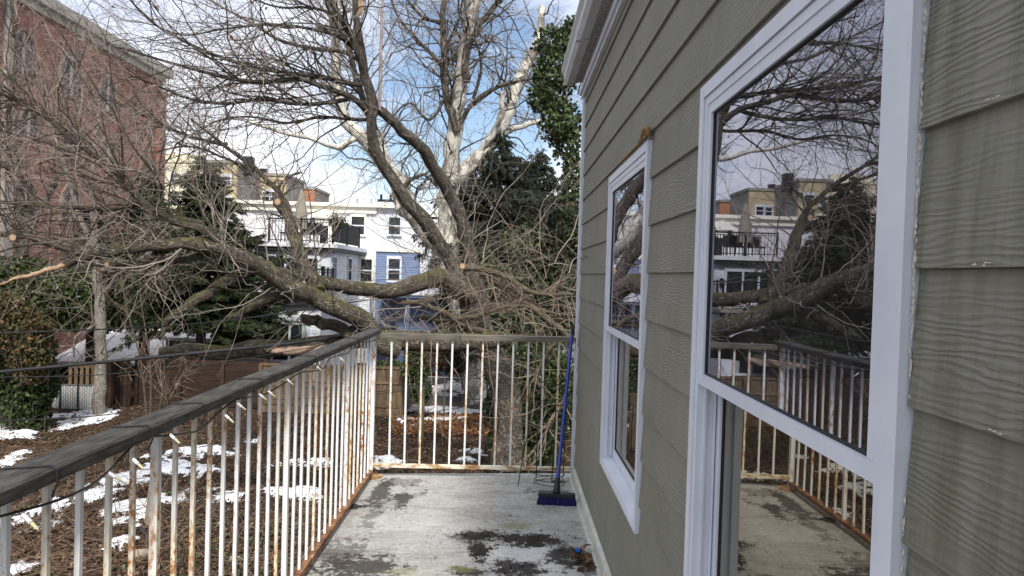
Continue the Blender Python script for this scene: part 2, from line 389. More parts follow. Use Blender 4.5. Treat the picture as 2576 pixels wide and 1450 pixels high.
for (px, py, rx, ry, k) in ((1200, 1350, .15, .09, 1.), (1330, 1362, .22, .10, 1.), (1208, 1388, .06, .14, 1.), (1290, 1432, .18, .10, .95), (1420, 1405, .09, .16, .95),
                            (1012, 1255, .06, .2, .9), (955, 1240, .08, .32, .85), (905, 1425, .20, .16, .9), (1068, 1240, .03, .08, .6), (860, 1395, .12, .22, .6), (890, 1272, .05, .05, .9), (1395, 1240, .18, .05, .7), (1190, 1440, .14, .05, .95), (1000, 1210, .16, .10, .5), (930, 1300, .05, .3, .5)):
    x, y = dk(px, py); c = m.mix(m.math('MULTIPLY', spot(x, y, rx * 1.15, ry * 1.15, .22, dirtn, 1.), k), c, (.035, .028, .022))
for (px, py, rx, ry, k) in ((1295, 1325, .12, .08, .6), (1165, 1432, .10, .05, .6), (1020, 1440, .15, .05, .4)):
    x, y = dk(px, py); c = m.mix(m.math('MULTIPLY', spot(x, y, rx, ry, .6), k), c, (.20, .20, .07))
M_['deck'] = m.col(c).bump(b, .35, .004).m

# ------------------------------------------------------------------ near house wall
W = .52; EXPO = .178
WINS = [(.888, 1.89, .535, 2.035), (2.605, 3.62, .535, 2.035)]
YF, YN = 5.04, -3.0                                 # far corner, end behind the camera
house = thing('grey_house', (W, 1, 0), 'house wall of grey-green lap siding with two white double-hung windows beside the deck', 'house')
def board_piece(z0, zl, zh, ya, yb):
    xo = lambda z: W + .0105 * (z - z0) / .19
    th = lambda z: .009 * (1 - .75 * (z - z0) / .19)
    return [(xo(zl), ya, zl), (xo(zl) + th(zl), ya, zl), (xo(zl) + th(zl), yb, zl), (xo(zl), yb, zl),
            (xo(zh), ya, zh), (xo(zh) + th(zh), ya, zh), (xo(zh) + th(zh), yb, zh), (xo(zh), yb, zh)]
gap = .004
k = 0
for i in range(-9, 8):
    z0 = 1.712 + (i) * EXPO; z1 = z0 + .19
    if z1 < .13: continue
    zl = max(z0, .125)
    # joints along the row
    js = [YN]; y = YN + random.uniform(.8, 3.4)
    if i == 4: y = 2.47
    while y < YF - .25: js.append(y); y += random.uniform(2.2, 3.6)
    js.append(YF)
    for a, b in zip(js[:-1], js[1:]):
        segs = [(a + .001, b - .001, zl, z1)]
        for (wy0, wy1, wz0, wz1) in WINS:
            new = []
            for (p, q, l, h) in segs:
                if q <= wy0 or p >= wy1 or l >= wz1 or h <= wz0: new.append((p, q, l, h)); continue
                if p < wy0 - gap: new.append((p, wy0 - gap, l, h))
                if q > wy1 + gap: new.append((wy1 + gap, q, l, h))
                pp, qq = max(p, wy0 - gap + .0005), min(q, wy1 + gap - .0005)
                if l < wz0 - .012: new.append((pp, qq, l, wz0 - gap))
                if h > wz1 + .012: new.append((pp, qq, wz1 + gap, h))
            segs = new
        for (p, q, l, h) in segs:
            if q - p < .01: continue
            MB().hexa(board_piece(z0, l, h, p, q)).build('siding_board', M_['siding'], house)
# corner trim, skirt board, frieze, soffit, gutter
box('corner_trim', (W - .012, YF, -.1), (W + .10, YF + .095, 2.83), M_['vinyl'], house)
MB().hexa([(W - .012, YN, -.02), (W + .02, YN, -.02), (W + .02, YF - .003, -.02), (W - .012, YF - .003, -.02),
           (W - .012, YN, .095), (W + .02, YN, .115), (W + .02, YF - .003, .115), (W - .012, YF - .003, .095)]).build('skirt_board', M_['trim'], house)
box('drip_strip', (W - .032, YN, -.004), (W - .0135, YF - .003, .032), M_['trim'], house)
box('frieze_board', (W - .022, YN, 2.832), (W + .03, YF + .11, 2.972), M_['vinyl'], house)
box('frieze_moulding', (W - .036, YN, 2.86), (W - .0225, YF + .105, 2.89), M_['vinyl'], house)
box('soffit', (.45, YN, 2.975), (W + .2, YF + .17, 2.99), M_['soffit'], house)
g_ = [(.445, 2.955), (.395, 2.955), (.372, 2.985), (.372, 3.03), (.352, 3.06), (.352, 3.075), (.445, 3.075)]
MB().prism([(x, YN, z) for x, z in g_][::-1], (0, YF + .20 - YN, 0)).build('gutter', M_['gutter'], house)
box('gutter_seam', (.366, 4.2, 2.949), (.4455, 4.25, 3.04), M_['gutter'], house)
MB().hexa([(.36, YN, 3.06), (5.5, YN, 5.4), (5.5, YF + .15, 5.4), (.36, YF + .15, 3.06), (.36, YN, 3.10), (5.5, YN, 5.45), (5.5, YF + .15, 5.45), (.36, YF + .15, 3.10)]).build('roof', M_['dark'], house)
box('end_wall', (W + .10, YF, GZ), (10, YF + .06, 3.6), M_['siding'], house)
box('lower_wall', (W + .02, YN, GZ), (W + .2, YF - .002, -.03), M_['siding'], house)
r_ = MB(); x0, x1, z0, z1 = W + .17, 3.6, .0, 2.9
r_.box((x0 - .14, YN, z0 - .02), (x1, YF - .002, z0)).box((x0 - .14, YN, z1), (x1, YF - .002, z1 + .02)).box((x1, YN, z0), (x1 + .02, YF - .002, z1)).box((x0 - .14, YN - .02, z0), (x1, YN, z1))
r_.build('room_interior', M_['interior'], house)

def window(y0, y1, z0, z1):
    F = W - .011
    fr = MB(); w = .034
    # outer casing
    fr.box((F, y0, z0), (W + .03, y0 + w, z1)).box((F, y1 - w, z0), (W + .03, y1, z1)).box((F, y0 + w, z1 - w), (W + .03, y1 - w, z1)).box((F, y0 + w, z0), (W + .03, y1 - w, z0 + w * .6))
    # inner frame, one step back, behind a fine groove
    a0, a1, b0, b1 = y0 + w, y1 - w, z0 + w * .6, z1 - w; v = .024; X0 = F + .005
    fr.box((X0, a0 + .002, b0 + .002), (W + .095, a0 + v, b1 - .002)).box((X0, a1 - v, b0 + .002), (W + .095, a1 - .002, b1 - .002)).box((X0, a0 + v, b1 - v), (W + .095, a1 - v, b1 - .002))
    fr.hexa([(F + .002, a0 + v, b0), (W + .095, a0 + v, b0), (W + .095, a1 - v, b0), (F + .002, a1 - v, b0),
             (F + .002, a0 + v, b0 + .012), (W + .095, a0 + v, b0 + .034), (W + .095, a1 - v, b0 + .034), (F + .002, a1 - v, b0 + .012)])
    f = fr.build('window_frame', M_['vinyl'], house)
    c0, c1, d0, d1 = a0 + v, a1 - v, b0 + .02, b1 - v; mid = 1.250
    # track ribs on both jambs of the lower half
    for yy, s in ((c1, -1), (c0, 1)):
        for xx in (W + .012, W + .036): box('sash_track', (xx, yy, d0 + .012), (xx + .006, yy + s * .010, mid - .024), M_['vinyl'], f)
    s = MB(); q = .026; xs0, xs1 = W - .003, W + .022    # upper sash
    s.box((xs0, c0, mid + .0145), (xs1, c0 + q, d1)).box((xs0, c1 - q, mid + .0145), (xs1, c1, d1)).box((xs0, c0 + q, d1 - q), (xs1, c1 - q, d1))
    s.box((xs0 - .003, c0, mid - .0145), (xs1, c1, mid + .014))
    s.build('upper_sash', M_['vinyl'], f)
    s = MB(); xs2, xs3 = W + .046, W + .074               # lower sash, set further in
    s.box((xs2, c0, d0 + .01), (xs3, c0 + q + .008, mid + .02)).box((xs2, c1 - q - .008, d0 + .01), (xs3, c1, mid + .02)).box((xs2, c0 + q + .008, mid - .02), (xs3, c1 - q - .008, mid + .02)).box((xs2, c0 + q + .008, d0 + .01), (xs3, c1 - q - .008, d0 + .052))
    s.build('lower_sash', M_['vinyl'], f)
    g = MB(); e = .004                                     # dark gaskets
    for (X, p0, p1, r0, r1) in ((xs0 + .006, c0 + q, c1 - q, mid + .014, d1 - q), (xs2 + .006, c0 + q + .008, c1 - q - .008, d0 + .052, mid - .02)):
        g.box((X, p0, r0), (X + .008, p0 + e, r1)).box((X, p1 - e, r0), (X + .008, p1, r1)).box((X, p0 + e, r0), (X + .008, p1 - e, r0 + e)).box((X, p0 + e, r1 - e), (X + .008, p1 - e, r1))
    g.build('gasket', M_['dark'], f)
    box('upper_pane', (xs0 + .010, c0 + q, mid + .014), (xs0 + .014, c1 - q, d1 - q), M_['glass'], f)
    box('lower_pane', (xs2 + .010, c0 + q + .008, d0 + .052), (xs2 + .014, c1 - q - .008, mid - .02), M_['glass_low'], f)
    return f
for wdef in WINS: window(*wdef)
# galvanised nail heads along the upper part of the boards
nh = MB(); rn = np.random.default_rng(77)
for i in range(-8, 8):
    z = 1.712 + i * EXPO + .155
    if z > 2.8 or z < .2: continue
    for y in np.arange(-1.0, YF, .406):
        yy = y + rn.normal() * .01
        if any(a - .02 < yy < b + .02 and c - .02 < z < d + .02 for a, b, c, d in WINS): continue
        if rn.random() < .55: continue
        x = W + .0105 * .155 / .19 - .0008; nh.tube([(x, yy, z), (x + .004, yy, z)], .0026, 6)
nh.build('nail_heads', M_['caulk'], house, kind='stuff')
# crumbling caulk along the near jamb and over the heads
cb = MB()
rr = np.random.default_rng(3)
def crumb(cen, size):
    v = (rr.random((6, 3)) - .5); base = np.array([(1,0,0),(-1,0,0),(0,1,0),(0,-1,0),(0,0,1),(0,0,-1)], float) * .5
    p = (base + v * .3) * size + cen
    cb.add(p, [(0,2,4,4),(2,1,4,4),(1,3,4,4),(3,0,4,4),(2,0,5,5),(1,2,5,5),(3,1,5,5),(0,3,5,5)])
for i in range(260):
    z = rr.uniform(.9, 2.3)
    if vnoise(np.array([z]), np.array([0.]), 5, 6., 2)[0] > .52: crumb((W + .001, .882 + rr.normal() * .0012, z), (.004, .004, .011))
for i in range(120):
    y = rr.uniform(1.15, 1.83)
    if vnoise(np.array([y]), np.array([3.]), 8, 5., 2)[0] > .5: crumb((W - .003, y, 2.039 + rr.random() * .004), (.006, .014, .006))
for (y, z) in ((.62, 1.714), (.75, 1.716), (.66, 1.716), (.55, 1.716), (.72, 1.357), (.76, 1.536), (.5, 1.179), (.66, 1.178), (.745, 1.18), (.60, 1.60), (.64, 1.50)):
    for j in range(4): crumb((W + .0005, y + rr.normal() * .009, z + .002 + rr.normal() * .0012), (.003, .010, .0035))
cb.build('caulk_remnants', M_['caulk'], house, kind='stuff')
# expanding foam squeezed out over the far window's head
fb = MB(); pts = []
for j in range(26):
    t = j / 25; y = 2.575 + t * .62
    pts.append((W - .018 - .012 * math.exp(-t * 5) + .002 * math.sin(j * 1.9), y, 2.048 + .016 * math.exp(-((t - .06) * 9) ** 2) + .003 * math.sin(j * 2.3)))
rad = [max(.004, .012 * math.exp(-i / 7)) * (1 + .25 * math.sin(i * 1.7)) for i in range(26)]
fb.tube(pts, rad, 10); fb.tube([(W - .016, 2.58, 2.045), (W - .020, 2.59, 2.073), (W - .018, 2.62, 2.081), (W - .014, 2.65, 2.065)], [.010, .013, .012, .008], 10)
fb.build('foam_sealant', M_['foam'], house, smooth=True)
for (px, py) in ((1470, 653), (1480, 648)):
    p = atX(px, py, W); MB().tube([p, p + np.array([-.025, -.01, .002]), p + np.array([-.03, -.012, .012])], .0022, 5).build('nail', M_['dark'], house)

# ------------------------------------------------------------------ deck
e0 = atZ(930, 1193, -.012); e1 = atZ(1444, 1192, .006)
XL = -1.022
sl = lambda x: .012 * (x + .25)
gy = np.linspace(YN, 0, 10)
dkm = MB()
yl, yr = e0[1], e1[1]
dkm.hexa([(XL, YN, sl(XL) - .06), (W, YN, sl(W) - .06), (W, yr, sl(W) - .06), (XL, yl, sl(XL) - .06), (XL, YN, sl(XL)), (W, YN, sl(W)), (W, yr, sl(W)), (XL, yl, sl(XL))])
dkm.build('deck', M_['deck'], kind='structure')
dj = MB()
for y in np.arange(-2.8, 5.0, .41): dj.box((XL + .03, y, -.30), (W - .03, y + .04, -.075))
dj.box((XL + .005, YN, -.31), (XL + .03, yl - .02, -.075)).box((XL + .03, 5.10, -.31), (W - .03, 5.135, -.075))
dj.build('deck_frame', M_['fence_brown'], kind='structure')
for y in (-2.5, 1.3, 5.0):
    p = box('deck_post', (XL + .04, y, GZ), (XL + .15, y + .11, -.31), M_['fence_brown'])
    tag(p, 'dark wooden post under the %s of the deck' % {-2.5: 'hidden near end', 1.3: 'middle', 5.0: 'far end'}[y], 'post', 'posts under the deck')
# seams of the deck sheets, thin raised laps
sm = MB()
for x in (-.66, -.08): sm.hexa([(x, YN, sl(x) + .0005), (x + .10, YN, sl(x) + .0005), (x + .10, yl - .1, sl(x) + .0005), (x, yl - .1, sl(x) + .0005), (x, YN, sl(x) + .003), (x + .10, YN, sl(x) + .0022), (x + .10, yl - .1, sl(x) + .0022), (x, yl - .1, sl(x) + .003)])
sm.build('deck_seam', M_['deck'], kind='structure')

# ------------------------------------------------------------------ side railing
XR = -.972; YC = 5.03
Q0 = 1.346 - .1155 * 40
ztop = 1.085; CT = .034
rail = thing('side_railing', (XR, 3, 0), 'long railing of rust-streaked white metal bars under a dark wooden handrail, left of the deck', 'railing')
Yb = [1.346 + .1155 * i for i in range(-9, 33)]
for i, y in enumerate(Yb):
    idx = i - 9
    jx, jy, tz = random.uniform(-.002, .002), random.uniform(-.004, .004), random.uniform(-.006, .006)
    post = (idx % 10 == 5) and y < 4.5
    if y > YC - .05: continue
    h = .0108 if post else .0062
    zt = ztop - CT; zb = .055 if not post else .002
    def bar(h, hy): return MB().hexa([(XR - h, y - hy, zb), (XR + h, y - hy, zb), (XR + h, y + hy, zb), (XR - h, y + hy, zb),
        (XR - h + jx, y - hy + jy, zt), (XR + h + jx, y - hy + jy, zt), (XR + h + jx, y + hy + jy, zt), (XR - h + jx, y + hy + jy, zt)])
    bar(h, h).build('post' if post else 'baluster', M_['bar'], rail)
MB().box((XR - .017, YC - .017, .003), (XR + .017, YC + .017, ztop - CT)).build('post', M_['bar'], rail)
capb = MB(); ys = np.linspace(-1.2, YC + .035, 60)
cx0, cx1 = XR - .047, XR + .044
n1 = (vnoise(ys, ys * 0, 11, 2., 3) - .5) * .006
ringp = []
for y, d in zip(ys, n1):
    ringp.append([(cx0 + .004, y, ztop - CT), (cx1 - .002 + d, y, ztop - CT), (cx1 + d, y, ztop - CT + .004), (cx1 + d, y, ztop - .007), (cx1 - .006 + d, y, ztop - .001), (cx0 + .008, y, ztop), (cx0, y, ztop - .008)])
P = np.array(ringp); n_, k_ = P.shape[:2]
F = [(i * k_ + j, i * k_ + (j + 1) % k_, (i + 1) * k_ + (j + 1) % k_, (i + 1) * k_ + j) for i in range(n_ - 1) for j in range(k_)]
capb.add(P.reshape(-1, 3), F)
for e in (0, n_ - 1):
    pp = P[e]; c = pp.mean(0); capb.add(np.vstack([pp, [c]]), [((j, (j + 1) % k_, k_, k_) if e else ((j + 1) % k_, j, k_, k_)) for j in range(k_)])
capb.build('handrail', M_['cap'], rail)
box('bottom_rail', (XR - .024, -1.2, .030), (XR + .024, YC - .02, .055), M_['rust'], rail)
box('bottom_channel', (XL - .028, -1.2, -.085), (XL - .006, YC + .08, -.02), M_['rustwhite'], rail)
MB().prism([(XR + .13 * math.cos(a) * .6 + .01, YC + .02 + .075 * math.sin(a), .001 + sl(XR)) for a in np.arange(16) / 16 * 2 * math.pi][::-1], (0, 0, .008)).build('post_base_plate', M_['rustwhite'], rail)

# ------------------------------------------------------------------ end railing
pl = atY(958, 839, YC + .0); pr = atY(1436, 848, 5.10)
A = np.array([XR + .05, YC + .01, pl[2]]); B = np.array([W - .015, 5.09, pr[2]])
endr = thing('end_railing', (-.2, YC, 0), 'short railing of white metal bars across the far end of the deck', 'railing')
dirv = (B - A); hv = np.array([0, 0.045, 0])
def plank(a, b, wy, th, name, mat, parent):
    a = np.array(a); b = np.array(b); o = np.array([0, wy, 0]); t = np.array([0, 0, th])
    return MB().hexa([a - o - t, b - o - t, b + o - t, a + o - t, a - o, b - o, b + o, a + o]).build(name, mat, parent)
midp = A + dirv * .41
plank(A, midp - dirv * .0015, .043, .036, 'handrail', M_['cap_far'], endr); plank(midp + dirv * .0015, B, .043, .036, 'handrail', M_['cap_far'], endr)
bl = atY(945, 1166, YC); br = atY(1430, 1176, 5.09)
A2 = np.array([XR + .019, YC, bl[2]]); B2 = np.array([W - .015, 5.09, br[2]])
plank(A2, B2, .014, .026, 'bottom_rail', M_['rustwhite'], endr)
for i in range(12):
    px = 982 + i * 38.2; t = ((px - 943) / (1436 - 943))
    top = A + dirv * ((px - 962) / (1436 - 962)) if i else A + dirv * .045
    xc = atY(px, 1000, YC + .06 * t)[0]; yc = YC + .06 * t; h = .0066
    zb = A2[2] + (B2[2] - A2[2]) * t; zt = A[2] + (B[2] - A[2]) * t - .036; j = random.uniform(-.004, .004)
    MB().hexa([(xc - h + j, yc - h, zb), (xc + h + j, yc - h, zb), (xc + h + j, yc + h, zb), (xc - h + j, yc + h, zb), (xc - h, yc - h, zt), (xc + h, yc - h, zt), (xc + h, yc + h, zt), (xc - h, yc + h, zt)]).build('baluster', M_['bar'], endr)
for (px, zz) in ((1175, .97), (1325, .96)):     # cable ties on a few bars
    pass

# ------------------------------------------------------------------ string of lights on the side rail
M_['bulb_base'] = simple('bulb_base', (.72, .74, .78), .4, .05); M_['bulb_tip'] = simple('bulb_tip', (.55, .53, .33), .3, .1)
sl_ = thing('string_lights', (XR + .06, 2.5, 1.03), 'dark cable of small white mini lights wound round the handrail', 'string lights')
pts = []; R_ = random.Random(4)
wraps = [.98, 1.42, 1.80, 2.12, 2.62, 3.35, 4.3]     # where the cable crosses over the handrail
y = .6; ph = 0
ks = np.linspace(.3, YC - .03, 150)
zc = 1.035 - .018 * np.abs(np.sin(ks * 5.2)) - .012 * np.sin(ks * 9.1 + 1) - .03 * vnoise(ks, ks * 0, 21, 1.8, 2) + .012
xc = XR + .030 + .012 * np.sin(ks * 13)
for i in range(len(ks)): pts.append((xc[i], ks[i], zc[i]))
MB().tube(pts, .0028, 6).build('cable', M_['dark'], sl_)
wm = MB()
for yy in wraps:
    s_ = [( XR + .034, yy + .01, 1.02), (cx1 + .005, yy + .004, 1.05), (cx1 + .005, yy, ztop - .004), (cx1 - .006, yy - .002, ztop + .003), (cx0 + .01, yy - .03, ztop + .003), (cx0 - .004, yy - .032, ztop - .01), (cx0 - .003, yy - .03, ztop - CT - .004), (XR + .02, yy - .012, ztop - CT - .012)]
    MB().tube(s_, .0026, 6).build('cable_wrap', M_['dark'], sl_)
for (px, py) in ((75, 1312), (286, 1198), (345, 1165), (437, 1102), (575, 1052), (606, 1022), (660, 998), (682, 990), (728, 960), (800, 925), (860, 905)):
    p = atX(px, py, XR + .05); d = np.array([.018, -.004, -.013]) if px % 2 else np.array([.014, .012, -.016]); d = d / np.linalg.norm(d)
    b_ = MB().tube([p - d * .015, p + d * .003], [.0042, .0045], 8).build('bulb_socket', M_['bulb_base'], sl_)
    MB().tube([p + d * .004, p + d * .010, p + d * .020, p + d * .025], [.0032, .0036, .0028, .001], 8).build('bulb', M_['bulb_tip'], b_)

# ------------------------------------------------------------------ broom
M_['blue'] = simple('blue_handle', (.010, .035, .30), .3, .1, 8, 0, .6); M_['navy'] = simple('navy_bristle', (.012, .012, .09), .6, .4, 90); M_['blackp'] = simple('black_plastic', (.02, .02, .024), .4)
hb_ = atZ(1400, 1236, .09); ht = atY(1441, 822, 4.96)
ht[0] = min(ht[0], W - .03)
br_ = thing('push_broom', (hb_[0], hb_[1], 0), 'push broom with bright blue handle and navy bristles leaning in the far deck corner', 'broom')
hd = _n(ht - hb_)
MB().tube([hb_ + hd * .06, hb_ + hd * .10, hb_ + hd * .14, ht - hd * .03], [.013, .015, .0125, .0118], 12).build('handle', M_['blue'], br_, smooth=True)
MB().tube([ht - hd * .06, ht - hd * .002, ht + hd * .004], [.0135, .0135, .009], 12).build('handle_cap', M_['dark'], br_, smooth=True)
MB().tube([hb_ - hd * .01, hb_ + hd * .035, hb_ + hd * .085], [.026, .021, .0155], 10).build('socket', M_['blackp'], br_)
ax = np.array([1, -.10, 0]); ax /= np.linalg.norm(ax); ay = np.cross([0, 0, 1], ax)
hc = np.array([hb_[0] + .002, hb_[1] - .01, 0.])
def bp(u, v, z): return hc + ax * u + ay * v + np.array([0, 0, z])
L = .122
prof = []
for s in (-1, 1): pass
blk = MB(); ring = [bp(s * L * (1 - .12 * abs(c_)), c_ * .026, 0) for s, c_ in ((-1, -1), (1, -1))]
out = [bp(-L, -.014, .058), bp(-L + .012, -.026, .058), bp(L - .012, -.026, .058), bp(L, -.014, .058), bp(L, .014, .058), bp(L - .012, .026, .058), bp(-L + .012, .026, .058), bp(-L, .014, .058)]
blk.prism(out, (0, 0, .024)).build('broom_head', M_['blackp'], br_)
bs = MB(); r2 = np.random.default_rng(5)
for u in np.linspace(-L + .008, L - .008, 26):
    for v in (-.020, -.008, .008, .020):
        p0 = bp(u, v, .058); fl = (v * .35, u * .10)
        for q in range(3):
            e = bp(u + fl[1] + r2.normal() * .003, v + fl[0] * 1.2 + r2.normal() * .003, .002 + r2.random() * .004)
            bs.tube([p0, (p0 + e) / 2, e], [.0042, .0040, .0030], 4, False)
bs.build('bristles', M_['navy'], br_, kind='stuff')

# ------------------------------------------------------------------ wire plant cage
M_['cage'] = simple('green_wire', (.012, .035, .022), .45, .2)
cgY = 4.93; cc_ = atY(1395, 1000, cgY)
cg = thing('plant_cage', (cc_[0] - .05, cgY, 0), 'dark green wire plant support cage standing beside the broom', 'plant cage')
def circ(c, r, n=28, w=.0): return [(c[0] + r * math.cos(a), c[1] + r * .8 * math.sin(a), c[2] + w * math.sin(a * 2)) for a in np.linspace(0, 2 * math.pi, n)]
xc0 = atY(1398, 975, cgY)
for (y_, r, nm) in ((962, .115, 0), (975, .118, 0), (1012, .122, 0), (1025, .117, 0), (1190, .118, 0), (1205, .105, 0), (1214, .11, 0)):
    c = atY(1393 if y_ < 1100 else 1380, y_, cgY); c[0] -= .0; MB().tube(circ(c, r, w=.006), .0028, 5, False).build('ring', M_['cage'], cg)
for (xt, yt, xb, yb_, bul) in ((1338, 1020, 1303, 1224, 0), (1455 - 30, 960, 1437 - 20, 1200, 0), (1398, 1012, 1388, 1212, 0), (1352, 1012, 1349, 1200, 0)):
    a = atY(xt, yt, cgY - .03); b = atY(xb, yb_, cgY - .03); b[2] = max(b[2], .004)
    a[0] = min(a[0], W - .04)
    MB().tube([a, a * .7 + b * .3 + np.array([.006, 0, 0]), a * .3 + b * .7, b], .0036, 6).build('stake', M_['cage'], cg)

# ------------------------------------------------------------------ leaf helper (needed on the deck too)
def leaves(mb, cen, size, rngg, aspect=.75, flat=None, bend=.25, droop=0., along=None):
    """one folded four-sided leaf (two quads) per centre; flat: 0..1 how strongly they lie level"""
    n = len(cen); nrm = rngg.normal(size=(n, 3)); nrm[:, 2] = np.abs(nrm[:, 2]) * .8
    if flat is not None: nrm = nrm * (1 - flat) + np.array([0, 0, 1]) * flat * 1.6
    nrm /= np.linalg.norm(nrm, axis=1, keepdims=True)
    a = rngg.normal(size=(n, 3)); a[:, 2] -= droop
    if along is not None: a = a * .45 + along * 1.3
    a -= (a * nrm).sum(1, keepdims=True) * nrm; a /= np.linalg.norm(a, axis=1, keepdims=True) + 1e-9
    b = np.cross(nrm, a); s = np.asarray(size).reshape(-1, 1) * np.ones((n, 1))
    tip = cen + a * s * .5; base = cen - a * s * .5; up = nrm * s * bend * .4
    l = cen + b * s * aspect * .5 - a * s * .08 + up; r = cen - b * s * aspect * .5 - a * s * .08 + up
    V = np.stack([base, r, tip, l], 1).reshape(-1, 3)
    i = np.arange(n)[:, None] * 4
    mb.add(V, np.concatenate([np.concatenate([i, i + 1, i + 2, i + 2], 1), np.concatenate([i, i + 2, i + 3, i + 3], 1)]))
    return mb
r3 = np.random.default_rng(9)
# clump of wet leaves and a blue bottle cap against the wall
pc = atZ(1470, 1412, .02)
cl = MB(); n = 70
cen = np.stack([pc[0] + r3.normal(size=n) * .028, pc[1] + r3.normal(size=n) * .06, .008 + np.abs(r3.normal(size=n)) * .018], 1); cen[:, 0] = np.minimum(cen[:, 0], W - .05)
leaves(cl, cen, r3.uniform(.03, .065, n), r3, .8, .35); tag(cl.build('leaf_clump', M_['litter']), 'clump of wet brown leaves against the foot of the siding', 'leaves', kind='stuff')
pb = atZ(1458, 1385, .03); ax_ = _n([-.6, -.7, .25]); bc = MB()
bc.tube([pb, pb + ax_ * .018, pb + ax_ * .020], [.0135, .0135, .010], 18); tag(bc.build('bottle_cap', simple('blue_plastic', (.01, .10, .42), .35)), 'small blue plastic bottle cap on the leaf clump by the wall', 'bottle cap')
db = MB(); cs = []
for (px, py, rx, ry, n) in ((1200, 1350, .13, .06, 420), (1330, 1360, .19, .07, 650), (1208, 1388, .05, .10, 330), (1290, 1432, .15, .08, 350), (1420, 1400, .06, .12, 260), (1395, 1247, .12, .02, 110), (1150, 1340, .45, .6, 160), (950, 1245, .06, .2, 40)):
    x, y = dk(px, py); cs.append(np.stack([x + r3.normal(size=n) * rx * .7, y + r3.normal(size=n) * ry * .7, np.full(n, .004) + r3.random(n) * .005], 1))
cs = np.vstack(cs); cs[:, 0] = np.clip(cs[:, 0], XL + .05, W - .04); cs[:, 2] += sl(cs[:, 0]); leaves(db, cs, r3.uniform(.003, .011, len(cs)) * (1 + 1.2 * (r3.random(len(cs)) > .93)), r3, .8, .7, .2)
tag(db.build('deck_debris', simple('debris', (.035, .024, .018), .9, .5, 60)), 'dark rotted leaf dirt scattered on the deck', 'dirt', kind='stuff')
for (px, py, rz, s) in ((890, 1272, .4, .05), (1405, 1216, .2, .05)):
    x, y = dk(px, py); lm = MB(); pp = [(x + s * math.cos(a) * (1 if abs(math.sin(a)) > .1 else 1.2), y + s * .55 * math.sin(a), sl(x) + .004 + .006 * math.cos(3 * a)) for a in np.arange(12) / 12 * 6.283]
    lm.prism(pp[::-1], (0, 0, .0015)); tag(lm.build('fallen_leaf', M_['dark'] if px < 1000 else M_['litter']), 'single dark leaf lying on the deck by the bottom of the side railing' if px < 1000 else 'single brown leaf lying on the deck behind the broom', 'leaf')

# ------------------------------------------------------------------ garden ground
def gh(x, y):
    near = np.exp(-((np.hypot(x + 2, y - 16)) / 30) ** 2)
    return GZ + near * ((vnoise(x + 50, y + 50, 31, .35, 3) - .5) * .30 + (vnoise(x + 50, y + 50, 32, 2.6, 3) - .5) * .12)
gx = np.concatenate([[-900, -400, -200, -110, -70, -50, -38], np.arange(-30, 14, .16), [18, 25, 40, 70, 140, 400, 900]])
gyy = np.concatenate([[-400, -100, -30, -10, 0], np.arange(4, 34, .16), [38, 45, 60, 90, 150, 300, 700, 1300]])
GX, GY = np.meshgrid(gx, gyy, indexing='ij'); GH = gh(GX, GY)
def gridmesh(X, Y, Z, keep=None):
    n, m = X.shape; i = np.arange(n - 1)[:, None] * m + np.arange(m - 1)[None, :]
    F = np.stack([i, i + m, i + m + 1, i + 1], -1)
    if keep is not None: F = F[keep]
    return MB().add(np.stack([X, Y, Z], -1).reshape(-1, 3), F.reshape(-1, 4))
gridmesh(GX, GY, GH).build('ground', M_['soil'], kind='structure', smooth=True)
# old snow lying in patches
SP = [(30, 1085, 75, 34), (175, 1052, 85, 22), (10, 1175, 30, 14), (272, 1225, 62, 48), (446, 1188, 64, 12), (500, 1142, 95, 12), (570, 1250, 68, 24), (385, 1268, 92, 30),
      (55, 1310, 45, 28), (283, 1378, 34, 22), (720, 1236, 120, 12), (755, 1165, 84, 10), (1115, 1054, 95, 12), (1135, 1030, 75, 10), (1145, 975, 48, 16), (1190, 1130, 36, 10),
      (1180, 1154, 24, 7), (970, 1168, 30, 16), (1420, 1060, 10, 6), (20, 1255, 30, 6), (640, 1110, 20, 5), (30, 1445, 30, 20), (1010, 1058, 30, 8), (560, 1320, 20, 5)]
sx_ = np.arange(-20, 4, .055); sy_ = np.arange(8.5, 27, .07)
SX, SY = np.meshgrid(sx_, sy_, indexing='ij'); fld = np.full(SX.shape, -9.)
for (px, py, rx, ry) in SP:
    c = ground_at(px, py); a = ground_at(px + rx, py); b = ground_at(px, py - ry); b2 = ground_at(px, py + ry)
    fx = max(.15, abs(a[0] - c[0])) * 1.1; fy = max(.2, abs(b[1] - b2[1]) / 2) * 1.1
    fld = np.maximum(fld, 1 - np.sqrt(((SX - c[0]) / fx) ** 2 + ((SY - c[1]) / fy) ** 2))
fld = fld + (vnoise(SX + 40, SY + 40, 41, 1.5, 5) - .535) * 3.4 + (vnoise(SX + 40, SY + 40, 43, .55, 3) - .5) * 1.2 - np.clip(vnoise(SX + 40, SY + 40, 42, 6.5, 3) - .50, 0, 1) * 5.0
SZ = gh(SX, SY) + np.clip(fld, -.2, .5) * .10 + .012
k_ = fld > -.02; keep = k_[:-1, :-1] | k_[1:, :-1] | k_[:-1, 1:] | k_[1:, 1:]
tag(gridmesh(SX, SY, SZ, keep).build('snow', M_['snow'], smooth=True), 'thin old snow lying in torn patches on the garden ground', 'snow', kind='stuff')
